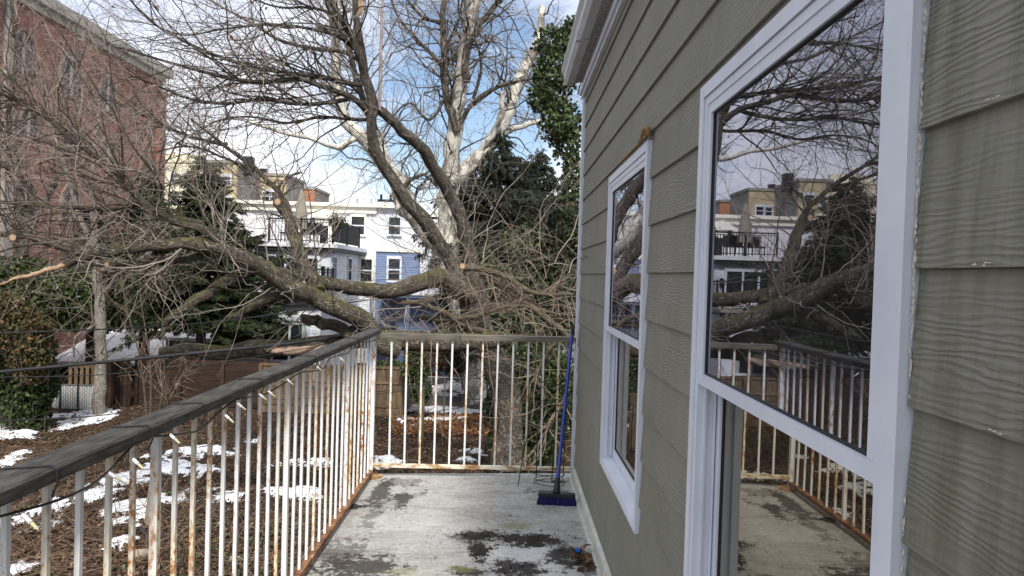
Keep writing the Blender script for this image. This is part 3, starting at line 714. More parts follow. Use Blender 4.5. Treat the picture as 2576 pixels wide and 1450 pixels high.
# leaf litter and sticks
r4 = np.random.default_rng(12)
def scatter_px(n, x0, y0, x1, y1, rg):
    px = rg.uniform(x0, x1, n); py = rg.uniform(y0, y1, n)
    d = (C2W @ np.stack([(px - CX) / FX, -(py - CY) / FX, -np.ones(n)])).T
    p = EYE + d * ((GZ - EYE[2]) / d[:, 2])[:, None]; p[:, 2] = gh(p[:, 0], p[:, 1]); return p
def on_snow(p):
    i = np.clip(((p[:, 0] - sx_[0]) / .055).astype(int), 0, len(sx_) - 1); j = np.clip(((p[:, 1] - sy_[0]) / .07).astype(int), 0, len(sy_) - 1)
    return fld[i, j] > -.05
p = np.vstack([scatter_px(60000, -120, 1010, 1700, 1560, r4), scatter_px(9000, 700, 960, 1420, 1130, r4)])
p = p[(~on_snow(p)) | (r4.random(len(p)) < .09)]; p[:, 2] += .012 + r4.random(len(p)) * .03
tag(leaves(MB(), p, r4.uniform(.03, .09, len(p)), r4, .75, .5, .5).build('leaf_litter', M_['litter']), 'brown dead leaves covering the garden floor', 'dead leaves', kind='stuff')
p = scatter_px(5500, 985, 1048, 1360, 1098, r4); p[:, 2] += .02 + r4.random(len(p)) * .05; p = p[~on_snow(p) | (r4.random(len(p)) < .3)]
tag(leaves(MB(), p, r4.uniform(.07, .14, len(p)), r4, .75, .45, .5).build('leaf_drift', M_['litter_red']), 'drift of rust-coloured leaves along the wire fence', 'dead leaves', kind='stuff')
p = scatter_px(5000, -60, 1080, 1300, 1500, r4); p = p[(~on_snow(p)) & (vnoise(p[:, 0] + 50, p[:, 1] + 50, 77, .8, 3) > .5)]; p[:, 2] += .03 + r4.random(len(p)) * .05
tag(leaves(MB(), p, r4.uniform(.04, .08, len(p)), r4, .8, .4).build('ground_ivy', M_['ivy']), 'low ivy creeping over the garden floor', 'ivy', kind='stuff')
def wander(p0, d0, L, n, wob, rg, trop=(0, 0, 0)):
    """M curved paths at once"""
    p0 = np.atleast_2d(p0); M__ = len(p0); d = d0 / np.linalg.norm(d0, axis=1, keepdims=True); P = np.empty((M__, n, 3)); P[:, 0] = p0
    L = np.broadcast_to(np.asarray(L, float).reshape(-1), (M__,)); wob_ = np.asarray(wob)
    for i in range(1, n):
        d = d + rg.normal(size=d.shape) * wob_ + np.asarray(trop); d /= np.linalg.norm(d, axis=1, keepdims=True)
        P[:, i] = P[:, i - 1] + d * (L / (n - 1))[:, None]
    return P
def taper(r0, n, end=.3): return np.asarray(r0).reshape(-1, 1) * np.linspace(1, end, n)[None, :]
p = scatter_px(1300, -60, 1030, 1420, 1520, r4); p[:, 2] += .03; d = r4.normal(size=p.shape); d[:, 2] = np.abs(d[:, 2]) * .18
tag(MB().tubes(wander(p, d, r4.uniform(.25, 1.1, len(p)), 5, .16, r4), taper(r4.uniform(.003, .011, len(p)), 5), 4, False).build('fallen_sticks', M_['stick']), 'dead sticks and stems strewn over the garden floor', 'sticks', kind='stuff')
p = scatter_px(1100, -60, 1040, 1300, 1500, r4); d = r4.normal(size=p.shape); d[:, 2] = np.abs(d[:, 2]) * .9 + .35
tag(MB().tubes(wander(p, d, r4.uniform(.4, 1.5, len(p)), 8, .20, r4, (0, 0, -.10)), taper(r4.uniform(.003, .006, len(p)), 8), 3, False).build('brambles', M_['stick']), 'arching dead brambles growing out of the garden floor', 'brambles', kind='stuff')
# rock, stake, cut pipe
def rock(px, py, rx, name, label, seed):
    c = ground_at(px, py); c[2] = gh(c[0], c[1]); r = np.random.default_rng(seed); n, m = 9, 14; V = []
    for i in range(n):
        th = math.pi * i / (n - 1)
        for j in range(m):
            ph = 2 * math.pi * j / m; k = 1 + .22 * math.sin(ph * 2 + seed) * math.sin(th) + r.normal() * .03
            V.append((c[0] + rx * k * math.sin(th) * math.cos(ph), c[1] + rx * .8 * k * math.sin(th) * math.sin(ph), c[2] + rx * .25 + rx * .6 * k * math.cos(th)))
    F = [(i * m + j, (i + 1) * m + j, (i + 1) * m + (j + 1) % m, i * m + (j + 1) % m) for i in range(n - 1) for j in range(m)]
    tag(MB().add(V, F).build(name, M_['stone']), label, 'rock')
M_['stone'] = simple('stone', (.30, .24, .18), .85, .3, 9, .6)
rock(352, 1412, .135, 'rock', 'round tan rock lying on the soil behind the side railing', 1)
rock(592, 1420, .10, 'rock', 'smaller squarish grey-brown stone right of the round tan rock', 2)
a = ground_at(368, 1330); b = atY(388, 1180, a[1] + .1)
MB_ = MB().tube([a, (a + b) / 2, b], .05, 4); tag(MB_.build('stake', M_['stake']), 'weathered square wooden stake leaning in the snow patch behind the railing', 'stake')
a = ground_at(372, 1352); b = atY(347, 1322, a[1] - .05)
st = thing('cut_pipe', a, 'short black pipe with a cap of snow sticking out of the soil', 'pipe'); MB().tube([a - (b - a) * .3, b], .03, 10).build('pipe', M_['dark'], st); MB().tube([b, b + np.array([0, 0, .02])], [.05, .035], 8).build('snow_cap', M_['snow'], st)

# ------------------------------------------------------------------ fences
M_['wire'] = simple('fence_wire', (.16, .17, .17), .5, .2, 9, 0, .4, .3); M_['slat'] = simple('pale_slat', (.66, .67, .66), .6, .12, 6)
def post_at(px, py_top, Y, r, name, mat, parent, sq=True):
    t = atY(px, py_top, Y); z0 = gh(t[0], Y) - .05
    return box(name, (t[0] - r, Y - r, z0), (t[0] + r, Y + r, t[2]), mat, parent)
# dark fence of wide level boards
def xz(px, py, Y): q = atY(px, py, Y); return q[0], q[2]
YF1 = 21.0
fb1 = thing('board_fence', (xz(500, 1040, YF1)[0], YF1, GZ), 'dark brown fence of wide horizontal boards behind the bare garden', 'fence')
xa, _ = xz(345, 1000, YF1); xb, _ = xz(668, 1000, YF1); zt_ = xz(500, 905, YF1)[1]
bays = np.linspace(xa, xb, 4)
for p0, p1 in zip(bays[:-1], bays[1:]):
    for k in range(9):
        h = (zt_ - GZ) / 9; o = random.uniform(-.008, .008)
        box('board', (p0 + .005, YF1 + o, GZ + k * h), (p1 - .005, YF1 + .022 + o, GZ + (k + 1) * h - .012), M_['fence_brown'], fb1)
for p0 in bays: box('post', (p0 - .05, YF1 - .075, GZ - .1), (p0 + .05, YF1 - .012, zt_ + .06), M_['fence_brown'], fb1)
box('cap_rail', (xa, YF1 - .04, zt_ + .062), (xb, YF1 + .05, zt_ + .09), M_['fence_brown'], fb1)
# dark vertical pickets to its left
f2 = thing('picket_fence', (xz(285, 1040, 20.6)[0], 20.6, GZ), 'dark close-set vertical picket fence between the small trunk and the board fence', 'fence')
x = xz(232, 1000, 20.6)[0]; xe = xa - .05
while x < xe:
    w = random.uniform(.085, .11); h = xz(280, 905, 20.6)[1] + random.uniform(-.03, .03)
    MB().prism([(x, 20.6, GZ), (x + w, 20.6, GZ), (x + w, 20.6, h - .05), (x + w / 2, 20.6, h), (x, 20.6, h - .05)], (0, .02, 0)).build('picket', M_['fence_brown'], f2); x += w + random.uniform(.008, .02)
for z in (.4, 1.3): box('rail', (xz(232, 1000, 20.6)[0], 20.622, GZ + z), (xe, 20.66, GZ + z + .09), M_['fence_brown'], f2)
# low slatted wire fence left of the trunk, with loose pickets behind
f3 = thing('slatted_wire_fence', (xz(170, 1050, 19.9)[0], 19.9, GZ), 'chain link fence filled with pale privacy slats, left of the thin grey trunk', 'fence')
xs_, xe_ = xz(118, 1010, 19.9)[0], xz(240, 1010, 19.9)[0]; zt3 = xz(180, 968, 19.9)[1]
x = xs_
while x < xe_: box('slat', (x, 19.9, GZ + .05), (x + .052, 19.906, zt3 + random.uniform(-.02, .02)), M_['slat'], f3); x += .068
MB().tube([(xs_, 19.88, zt3), (xe_, 19.88, zt3)], .018, 8).build('top_rail', M_['wire'], f3)
for px in (118, 152, 196, 240): MB().tube([(xz(px, 1000, 19.88)[0], 19.87, GZ - .05), (xz(px, 1000, 19.88)[0], 19.87, zt3 + .05)], .026, 8).build('post', M_['dark'], f3)
def chainlink(name, a, b, z0, z1, parent, mat, step=.075, r=.0022):
    a = np.array(a, float); b = np.array(b, float); L = np.linalg.norm(b - a); d = (b - a) / L; H = z1 - z0; P = []
    for s in (1, -1):
        for u in np.arange(-H, L + H, step):
            p, q = (u, 0.), (u + s * H, H)
            lo, hi = max(min(p[0], q[0]), 0), min(max(p[0], q[0]), L)
            if hi <= lo: continue
            def at(uu): v = (uu - p[0]) / (q[0] - p[0]) * H; return a + d * uu + np.array([0, 0, z0 + v - a[2]])
            P.append([at(lo), at(hi)])
    P = np.array(P); MB().tubes(P, np.full(P.shape[:2], r), 3, False).build(name, mat, parent, kind='stuff')
chainlink('wire_mesh', (xs_, 19.875, GZ), (xe_, 19.875, GZ), GZ + .03, zt3, f3, M_['wire'], .12, .004)
f3b = thing('loose_pickets', (xz(205, 960, 20.5)[0], 20.5, GZ), 'row of tan wooden pickets standing behind the slatted wire fence', 'fence')
x = xz(172, 950, 20.5)[0]
while x < xz(240, 950, 20.5)[0]:
    MB().prism([(x, 20.5, GZ), (x + .10, 20.5, GZ), (x + .10, 20.5, xz(200, 918, 20.5)[1]), (x + .05, 20.5, xz(200, 912, 20.5)[1]), (x, 20.5, xz(200, 918, 20.5)[1])], (0, .02, 0)).build('picket', M_['fence_tan'], f3b); x += .17
box('rail', (xz(172, 950, 20.5)[0], 20.52, GZ + 1.15), (x, 20.56, GZ + 1.24), M_['fence_tan'], f3b)
# near wire fence at the far left, before the snow
f4 = thing('wire_fence', (xz(40, 1110, 17.6)[0], 17.6, GZ), 'bare chain link fence at the far left in front of the snow', 'fence')
xs4, xe4 = xz(-160, 1080, 17.6)[0], xz(62, 1080, 17.6)[0]; z4 = xz(30, 1062, 17.6)[1] + .25
chainlink('wire_mesh', (xs4, 17.6, GZ), (xe4, 17.6, GZ), GZ + .02, z4, f4, M_['wire'], .09, .004)
MB().tube([(xs4, 17.6, z4), (xe4, 17.6, z4)], .02, 8).build('top_rail', M_['wire'], f4)
for x in (xs4 + .1, (xs4 + xe4) / 2, xe4): MB().tube([(x, 17.6, GZ - .05), (x, 17.6, z4 + .06)], .028, 8).build('post', M_['wire'], f4)
# tan panel fence behind the corner of the deck
YT = 20.4; f5 = thing('tan_fence', (xz(860, 1040, YT)[0], YT, GZ), 'weathered tan wooden fence of vertical boards with level rails behind the deck corner', 'fence')
x = xz(655, 980, YT)[0]; xe = xz(1008, 980, YT)[0]; zt5 = xz(900, 926, YT)[1]
while x < xe:
    w = .138; lean = random.uniform(-.01, .01); h = zt5 + random.uniform(-.02, .015)
    MB().hexa([(x, YT, GZ), (x + w, YT, GZ), (x + w, YT + .018, GZ), (x, YT + .018, GZ), (x + lean, YT, h), (x + w + lean, YT, h), (x + w + lean, YT + .018, h), (x + lean, YT + .018, h)]).build('board', M_['fence_tan'], f5); x += w + .006
for z in (.25, .95, 1.40): box('rail', (xz(655, 980, YT)[0], YT - .035, GZ + z), (xe, YT - .003, GZ + z + .075), M_['fence_tan'], f5)
for px in (657, 760, 850, 940, 1009): q = xz(px, 980, YT); box('post', (q[0] - .05, YT - .12, GZ - .1), (q[0] + .05, YT - .037, zt5 + .05), M_['fence_tan'], f5)
# return run of that fence going back to the right
a = np.array([xz(1012, 980, 20.5)[0], 20.5]); b = np.array([xz(1088, 950, 27)[0], 27.]); n = int(np.linalg.norm(b - a) / .15); u = (b - a) / np.linalg.norm(b - a); nn_ = np.array([u[1], -u[0]]) * .018
f6 = thing('tan_fence', (a[0], a[1], GZ), 'tan board fence running back towards the blue house from the fence corner', 'fence')
for i in range(n):
    p = a + u * i * .15; q = p + u * .142; h = GZ + 1.62 + random.uniform(-.02, .02) + i * .012
    MB().hexa([(*p, GZ), (*q, GZ), (*(q + nn_), GZ), (*(p + nn_), GZ), (*p, h), (*q, h), (*(q + nn_), h), (*(p + nn_), h)]).build('board', M_['fence_tan'], f6)
# wire fence across the right-hand yard
YW = 21.2; f7 = thing('wire_fence', (xz(1130, 1050, YW)[0], YW, GZ), 'bare chain link fence across the snowy yard seen through the end railing', 'fence')
xs7, xe7 = xz(1014, 1000, YW)[0], xz(1420, 1000, YW)[0]; z7 = xz(1130, 942, YW)[1] - .1
chainlink('wire_mesh', (xs7, YW, GZ), (xe7, YW, GZ), GZ + .02, z7, f7, M_['wire'], .09, .004)
MB().tube([(xs7, YW, z7), (xe7, YW, z7)], .02, 8).build('top_rail', M_['wire'], f7)
for px in (1016, 1118, 1225, 1330): MB().tube([(xz(px, 1000, YW)[0], YW, GZ - .05), (xz(px, 1000, YW)[0], YW, z7 + .05)], .026, 8).build('post', M_['wire'], f7)
q = ground_at(1058, 1110); tag(box('stump_post', (q[0] - .07, q[1] - .07, GZ - .05), (q[0] + .07, q[1] + .07, atY(1058, 975, q[1])[2]), M_['stake']), 'old wooden post wrapped with dry vine in the yard beyond the end railing', 'post')

# ------------------------------------------------------------------ snow-roofed shed behind the spruce
YS = 25.; x0, z0 = xz(122, 915, YS); x1, z1 = xz(372, 868, YS)
sh = thing('shed', ((x0 + x1) / 2, YS + 1.5, GZ), 'low shed with a snow covered roof behind the small grey trunk', 'shed')
box('wall', (x0 + .2, YS + .3, GZ), (x1 - .2, YS + 3.6, z0), M_['fence_brown'], sh)
MB().hexa([(x0, YS, z0), (x1, YS, z0), (x1, YS + 4, z1 + .25), (x0, YS + 4, z1 + .25), (x0, YS, z0 + .10), (x1, YS, z0 + .10), (x1, YS + 4, z1 + .40), (x0, YS + 4, z1 + .40)]).build('snowy_roof', M_['snow'], sh)
x0, z0 = xz(420, 905, 26.); x1, z1 = xz(566, 845, 26.)
sh = thing('garden_house', ((x0 + x1) / 2, 27, GZ), 'small pale grey shed with white corner posts under the dark spruce', 'shed')
M_['clap_white'] = simple('white_clapboard', (.66, .68, .73), .6, .06, 2); M_['clap_blue'] = simple('blue_clapboard', (.17, .235, .38), .6, .12, 2)
M_['stucco'] = simple('white_stucco', (.68, .70, .74), .8, .1, 4, .3); M_['cream'] = simple('cream_trim', (.80, .78, .68), .6, .05, 2)
M_['pane'] = simple('dark_pane', (.018, .022, .024), .08, .3, 1, 0, .5); M_['black'] = simple('black_metal', (.015, .015, .018), .5, .2)
M_['tan'] = simple('tan_brick', (.47, .40, .25), .85, .15, 3, .2); M_['tan2'] = simple('pale_yellow_wall', (.72, .68, .50), .85, .1, 3); M_['render'] = simple('grey_render', (.27, .26, .23), .9, .3, 1.6, .3)
M_['orange'] = simple('orange_brick', (.42, .19, .10), .85, .25, 3); M_['glassgreen'] = simple('curtain', (.33, .40, .38), .7, .15, 6); M_['tanfab'] = simple('umbrella_canvas', (.26, .24, .19), .9, .15, 5)
def clap(x0, x1, Y, z0, z1, mat, parent, side=False, exp=.115):
    mb = MB(); n = max(1, int(round((z1 - z0) / exp))); e = (z1 - z0) / n
    for i in range(n):
        a, b = z0 + i * e, z0 + (i + 1) * e
        if not side: mb.hexa([(x0, Y - .022, a), (x1, Y - .022, a), (x1, Y + .02, a), (x0, Y + .02, a), (x0, Y, b), (x1, Y, b), (x1, Y + .02, b), (x0, Y + .02, b)])
        else: mb.hexa([(Y - .02, x0, a), (Y + .022, x0, a), (Y + .022, x1, a), (Y - .02, x1, a), (Y - .02, x0, b), (Y, x0, b), (Y, x1, b), (Y - .02, x1, b)])
    return mb.build('clapboards', mat, parent, kind='stuff')
def win_front(px0, py0, px1, py1, Y, parent, panes=1, mat='vinyl', split=True, fw=.09, curtain=None, name='window'):
    a = xz(px0, (py0 + py1) / 2, Y)[0]; b = xz(px1, (py0 + py1) / 2, Y)[0]; t = xz((px0 + px1) / 2, py0, Y)[1]; z = xz((px0 + px1) / 2, py1, Y)[1]
    f = MB().box((a - fw, Y - .09, t), (b + fw, Y - .025, t + fw * 1.6)).box((a - fw, Y - .09, z - fw), (b + fw, Y - .025, z)).box((a - fw, Y - .085, z), (a, Y - .025, t)).box((b, Y - .085, z), (b + fw, Y - .025, t)).build(name, M_[mat], parent)
    w = (b - a) / panes
    for i in range(panes):
        p, q = a + i * w, a + (i + 1) * w
        box('pane', (p + (.045 if i else .002), Y - .045, z + .002), (q - .002, Y - .03, t - .002), M_['pane'], f)
        if i: box('mullion', (p - .04, Y - .08, z + .001), (p + .04, Y - .026, t - .001), M_['vinyl'], f)
    if split: box('sash_bar', (a + .002, Y - .075, (z + t) / 2 - .03), (b - .002, Y - .046, (z + t) / 2 + .03), M_['vinyl'], f)
    if curtain: box('curtain', (b - w * curtain, Y - .06, z + .003), (b - .01, Y - .046, t - .003), M_['glassgreen'], f)
    return f
DM, DF, DL = 32., 26.8, 25.4
wh = thing('white_house', (xz(800, 900, DM)[0], DM, GZ), 'white three-storey row house with stacked balconies and black railings beyond the fallen tree', 'house')
XA = xz(560, 560, DM)[0]; XB = xz(948, 560, DM)[0]; ztop_ = xz(800, 519, DM)[1]
zT = xz(760, 612, DF)[1]                                    # terrace floor
box('wall', (XA, DM, GZ), (XB, DM + 8, ztop_), M_['stucco'], wh)
box('cornice', (XA - .1, DM - .30, ztop_), (XB, DM + 8.1, ztop_ + .16), M_['cream'], wh); box('cornice_band', (XA, DM - .14, ztop_ - .28), (XB, DM - .005, ztop_ - .003), M_['cream'], wh)
clap(XB - 1.3, XB - .02, DM - .03, GZ, zT - .4, M_['clap_white'], wh)
xm0, xm1 = xz(640, 680, DF)[0], xz(830, 680, DF)[0]; zm0 = xz(760, 745, DL)[1]
# middle storey bay
box('bay', (xm0, DF, zm0 - 1), (xm1, DM - .002, zT - .3), M_['clap_white'], wh)
clap(xm0, xm1 - .12, DF - .003, zm0, zT - .33, M_['clap_white'], wh); clap(DF + .15, DM - .04, xm1 + .004, GZ, zT - .33, M_['clap_white'], wh, side=True)
box('corner_board', (xm1 - .12, DF - .04, zm0), (xm1 + .04, DF + .12, zT - .33), M_['vinyl'], wh)
box('terrace_slab', (xm0 - .3, DF - .35, zT - .16), (xm1 + .35, DM - .003, zT), M_['stucco'], wh); box('dark_eave', (xm0 - .25, DF - .28, zT - .30), (xm1 + .28, DM - .003, zT - .163), M_['black'], wh)
win_front(679, 650, 800, 705, DF, wh, 3, split=False)
win_front(908, 653, 936, 709, DM - .06, wh, 1, 'cream')
win_front(885, 546, 917, 590, DM - .02, wh, 1, 'cream')
for (ya, yb) in ((DF + .2, DF + .75), (DF + 2.9, DF + 3.35)):
    z0, z1 = xz(840, 705, DF + .5)[1], xz(840, 648, DF + .5)[1]
    f = box('window', (xm1 + .03, ya - .08, z0 - .08), (xm1 + .06, yb + .08, z1 + .1), M_['vinyl'], wh); box('pane', (xm1 + .061, ya, z0), (xm1 + .075, yb, z1), M_['pane'], f)
# dormer door with a pediment
q0, q1 = xz(790, 560, DM)[0], xz(840, 560, DM)[0]; zd1 = xz(815, 550, DM)[1]
d_ = MB().box((q0, DM - .35, zT + .002), (q0 + .16, DM - .004, zd1)).box((q1 - .16, DM - .35, zT + .002), (q1, DM - .004, zd1)).box((q0, DM - .35, zd1 - .35), (q1, DM - .004, zd1 - .003)).build('dormer', M_['cream'], wh)
MB().prism([(q0 - .2, DM - .45, zd1), (q1 + .2, DM - .45, zd1), (q1 + .2, DM - .45, zd1 + .1), ((q0 + q1) / 2, DM - .45, zd1 + .45), (q0 - .2, DM - .45, zd1 + .1)], (0, .44, 0)).build('pediment', M_['cream'], d_)
box('door', (xz(806, 580, DM)[0], DM - .07, zT + .003), (xz(827, 580, DM)[0], DM - .02, zT + 2.0), M_['pane'], wh)
def railing(pts, z0, h, name, parent, mat='black', step=.12, panel=None):
    for s, (a, b) in enumerate(zip(pts[:-1], pts[1:])):
        a = np.array([*a, z0]); b = np.array([*b, z0]); up = np.array([0, 0, h]); L = np.linalg.norm(b - a); n = int(L / step)
        rb = MB().tube([a + up, b + up], .03, 4).build(name, M_[mat], parent)
        MB().tube([a + up * .9, b + up * .9], .015, 4).build('rail', M_[mat], rb); MB().tube([a + up * .1, b + up * .1], .018, 4).build('rail', M_[mat], rb)
        P = np.array([[a + (b - a) * i / n + up * .1, a + (b - a) * i / n + up] for i in range(1, n)])
        MB().tubes(P, np.full(P.shape[:2], .011), 4, False).build('balusters', M_[mat], rb, kind='stuff')
        for q in (a, (a + b) / 2, b): MB().tube([q, q + up * 1.07], .045, 4).build('post', M_[mat], rb)
        if panel and s in panel: MB().prism([a + up * .1, b + up * .1, b + up * .95, a + up * .95], (0, .03, 0)).build('privacy_screen', M_['black'], rb)
rx0, rx1 = xz(677, 580, DF - .2)[0], xz(838, 580, DF - .2)[0]
railing([(rx0, DF - .2), (rx1, DF - .2), (rx1 + .05, DF + 4.2)], zT, xz(760, 553, DF)[1] - zT, 'terrace_railing', wh, panel={1})
# closed umbrella and furniture on the terrace
c = xz(757, 570, DF + 1.5); um = thing('closed_umbrella', (c[0], DF + 1.5, zT), 'closed tan garden umbrella on the white house roof terrace', 'umbrella')
MB().tube([(c[0], DF + 1.5, zT), (c[0], DF + 1.5, zT + .7)], .03, 8).build('pole', M_['black'], um)
MB().tube([(c[0], DF + 1.5, zT + z) for z in (.62, .72, 1.3, 2.0, 2.25)], [.30, .29, .24, .12, .02], 9).build('canopy', M_['tanfab'], um)
for i, px in enumerate((727, 772, 790)):
    x = xz(px, 590, DF + 1.2)[0]; t = thing('terrace_chair', (x, DF + 1.2, zT), ['black garden chair at the left of the roof terrace', 'black garden chair beside the closed umbrella', 'black garden chair nearest the terrace door'][i], 'chair', 'black chairs on the roof terrace')
    box('seat', (x - .27, DF + .9, zT + .40), (x + .27, DF + 1.45, zT + .46), M_['black'], t); box('backrest', (x - .27, DF + 1.46, zT + .46), (x + .27, DF + 1.5, zT + .9), M_['black'], t)
    for sx1 in (-.24, .24):
        for sy1 in (.93, 1.42): MB().tube([(x + sx1, DF + sy1, zT), (x + sx1, DF + sy1, zT + .40)], .02, 4).build('leg', M_['black'], t)
for i, (px, py) in enumerate(((842, 556), (858, 560))):
    c = atY(px, py, DF + .6); o = leaves(MB(), c + rr.normal(size=(160, 3)) * .11, .1, rr).build('potted_shrub', M_['ivy']); tag(o, ['small round shrub at the terrace railing corner', 'yellowish small shrub on the terrace side railing'][i], 'plant')
# lower storey bay and balcony
xl0, xl1 = xz(600, 800, DL)[0], xz(805, 800, DL)[0]
box('lower_bay', (xl0, DL, GZ), (xl1, DF - .003, zm0 - .14), M_['clap_white'], wh)
clap(xl0, xl1 - .12, DL - .003, GZ, zm0 - .36, M_['clap_white'], wh); box('corner_board', (xl1 - .12, DL - .04, GZ), (xl1 + .04, DL + .12, zm0 - .36), M_['vinyl'], wh)
box('balcony_slab', (xl0 - .2, DL - .3, zm0 - .135), (xl1 + .2, DF - .003, zm0), M_['render'], wh); box('dark_eave', (xl0 - .15, DL - .25, zm0 - .34), (xl1 + .15, DL - .045, zm0 - .14), M_['black'], wh)
railing([(xz(675, 720, DL - .2)[0], DL - .2), (xl1 + .1, DL - .2), (xl1 + .1, DF - .1)], zm0, 1.0, 'balcony_railing', wh)
win_front(642, 815, 773, 905, DL, wh, 3, split=False, curtain=.3, name='sliding_door')
for px in (812, 667): 
    c = atY(px, 680 if px > 700 else 675, DF - .1); MB().tube([c + np.array([0, 0, -.18]), c + np.array([0, 0, -.12]), c + np.array([0, 0, .12]), c + np.array([0, 0, .17])], [.03, .07, .09, .02], 8).build('wall_lantern', M_['black'], wh)
for (px, h) in ((905, 496), (957, 488)):
    pass
c0 = xz(952, 513, 36.)[0]; cb_ = MB().box((c0, 36, ztop_ + .1), (c0 + .75, 36.8, ztop_ + .7)).build('chimney', M_['stucco'], wh); box('chimney_top', (c0 - .05, 35.95, ztop_ + .702), (c0 + .8, 36.85, ztop_ + .82), M_['black'], cb_)
for dx_ in (.1, .6): MB().tube([(c0 + dx_, 36.2, ztop_ + .82), (c0 + dx_, 36.2, ztop_ + 1.1)], .07, 6).build('flue', M_['black'], cb_)
for px in (899, 934): q = xz(px, 500, 34)[0]; MB().tube([(q, 34, ztop_), (q, 34, ztop_ + .62)], .045, 6).build('vent_pipe', M_['render'], wh)
# blue house
bh = thing('blue_house', (xz(1010, 900, DM)[0], DM, GZ), 'blue clapboard row house with white windows seen through the fallen limbs', 'house')
XC = xz(1058, 560, DM)[0]; zb_ = xz(1000, 628, DM)[1]
box('upper_wall', (XB + .003, DM, zb_), (XC, DM + 8, ztop_), M_['stucco'], bh); box('wall', (XB + .003, DM + .002, GZ), (XC, DM + 8, zb_ - .002), M_['clap_blue'], bh)
clap(XB + .02, XC, DM - .005, GZ, zb_ - .12, M_['clap_blue'], bh); box('band', (XB + .02, DM - .1, zb_ - .12), (XC, DM - .003, zb_), M_['cream'], bh)
box('cornice', (XB + .003, DM - .30, ztop_), (XC, DM + 8.1, ztop_ + .16), M_['cream'], bh)
for (a, b, c, d) in ((978, 652, 1006, 706), (979, 548, 1007, 590)): win_front(a, b, c, d, DM - .03, bh, 1, 'vinyl')
ph_ = thing('pale_house', (xz(1150, 900, DM)[0], DM, GZ), 'pale grey row house right of the blue one, mostly hidden by trunks', 'house'); XD = xz(1700, 560, DM)[0]
box('wall', (XC + .01, DM + .05, GZ), (XD, DM + 8, ztop_ - .35), M_['render'], ph_); box('cornice', (XC + .01, DM - .2, ztop_ - .345), (XD, DM + 8.1, ztop_ - .2), M_['cream'], ph_); clap(XC + .02, XD, DM + .03, GZ, ztop_ - .6, M_['clap_white'], ph_)
for (a, b, c, d) in ((1075, 560, 1100, 600), (1145, 560, 1170, 600), (1080, 652, 1108, 706), (1150, 652, 1178, 706), (1215, 560, 1240, 600), (1330, 560, 1355, 600), (1330, 652, 1358, 706), (1440, 560, 1465, 600), (1560, 560, 1585, 600), (1440, 652, 1465, 706), (1560, 652, 1585, 706)): win_front(a, b, c, d, DM, ph_, 1, 'vinyl')
YP = 28.5; p0, p1 = xz(928, 740, YP)[0], xz(1125, 740, YP)[0]; zp = xz(1000, 742, YP)[1]
pr_ = MB().hexa([(p0, YP, zp - .12), (p1, YP, zp - .12), (p1, DM - .04, zp + .1), (p0, DM - .04, zp + .1), (p0, YP, zp), (p1, YP, zp), (p1, DM - .04, zp + .22), (p0, DM - .04, zp + .22)]).build('porch_roof', M_['clap_blue'], bh)
MB().hexa([(p0, YP - .05, zp + .002), (p1, YP - .05, zp + .002), (p1, DM - .05, zp + .222), (p0, DM - .05, zp + .222), (p0, YP - .03, zp + .09), (p1, YP - .03, zp + .09), (p1, DM - .05, zp + .31), (p0, DM - .05, zp + .31)]).build('snow_cover', M_['snow'], pr_)
for x in (p0 + .1, (p0 + p1) / 2, p1 - .1): box('porch_post', (x - .07, YP + .05, GZ), (x + .07, YP + .19, zp - .122), M_['clap_blue'], bh)
clap(p0 + 1.0, p1, YP + 1.2, GZ, zp - .3, M_['clap_blue'], bh)
# further houses stepping back beyond the white one
def block(nm, lab, px0, px1, px2, Y0, py, wall, wins, cat='apartment building'):
    x0, x1 = xz(px0, py, Y0)[0], xz(px1, py, Y0)[0]; zt = xz((px0 + px1) / 2, py, Y0)[1]; Y1 = Y0 * (1280 - px1) / (1280 - px2)
    t = thing(nm, (x1, Y0, GZ), lab, cat)
    box('front_wall', (x0, Y0, GZ), (x1, Y0 + .3, zt), M_[wall], t); box('side_wall', (x0, Y0 + .302, GZ), (x1, Y1 - .05, zt), M_['render'], t)
    box('parapet', (x0 - .1, Y0 - .1, zt + .002), (x1 + .1, Y1, zt + .22), M_['render'] if wall != 'tan2' else M_['tan2'], t)
    for w in wins: win_front(*w, Y0 - .0, t, 1, 'vinyl', True, .12)
    return t, x0, x1, zt
t1, x0, x1, zt = block('apartment_block', 'tan brick apartment block with grey side wall and a black chimney behind the spruce', 512, 596, 654, 50., 411, 'tan', [(525, 448, 541, 469), (556, 446, 580, 464), (525, 500, 541, 521), (556, 500, 580, 521)])
c = xz(625, 410, 51.5); box('chimney', (c[0] - .32, 51.2, zt - .6), (c[0] + .32, 51.9, xz(625, 395, 51.5)[1]), M_['black'], t1); c = xz(660, 430, 56)
t2, x0, x1, zt = block('apartment_block', 'tan apartment block with paired white windows, second beyond the black chimney', 640, 720, 766, 54.8, 443, 'tan', [(662, 484, 678, 504), (684, 484, 701, 504)])
box('roof_tank', (c[0] - .2, 56, zt + .23), (c[0] + .25, 56.6, zt + .75), M_['black'], t2)
block('apartment_block', 'small orange brick block with a grey side wall, farthest behind the roof terrace', 740, 792, 828, 59.6, 477, 'orange', [])
t4, x0, x1, zt = block('apartment_block', 'pale yellow building with a notched parapet just right of the brick church', 395, 511, 514, 58., 410, 'tan2', [(430, 440, 441, 460), (462, 440, 473, 460), (430, 490, 441, 510), (462, 490, 473, 510)])
for px in (418, 441, 462, 486, 503): c = xz(px, 405, 58.)[0]; box('merlon', (c - .3, 58, zt + .23), (c + .3, 58.4, zt + .75), M_['tan2'], t4)
c0_, c1_ = xz(1400, 700, 40)[0], xz(1700, 700, 40)[0]
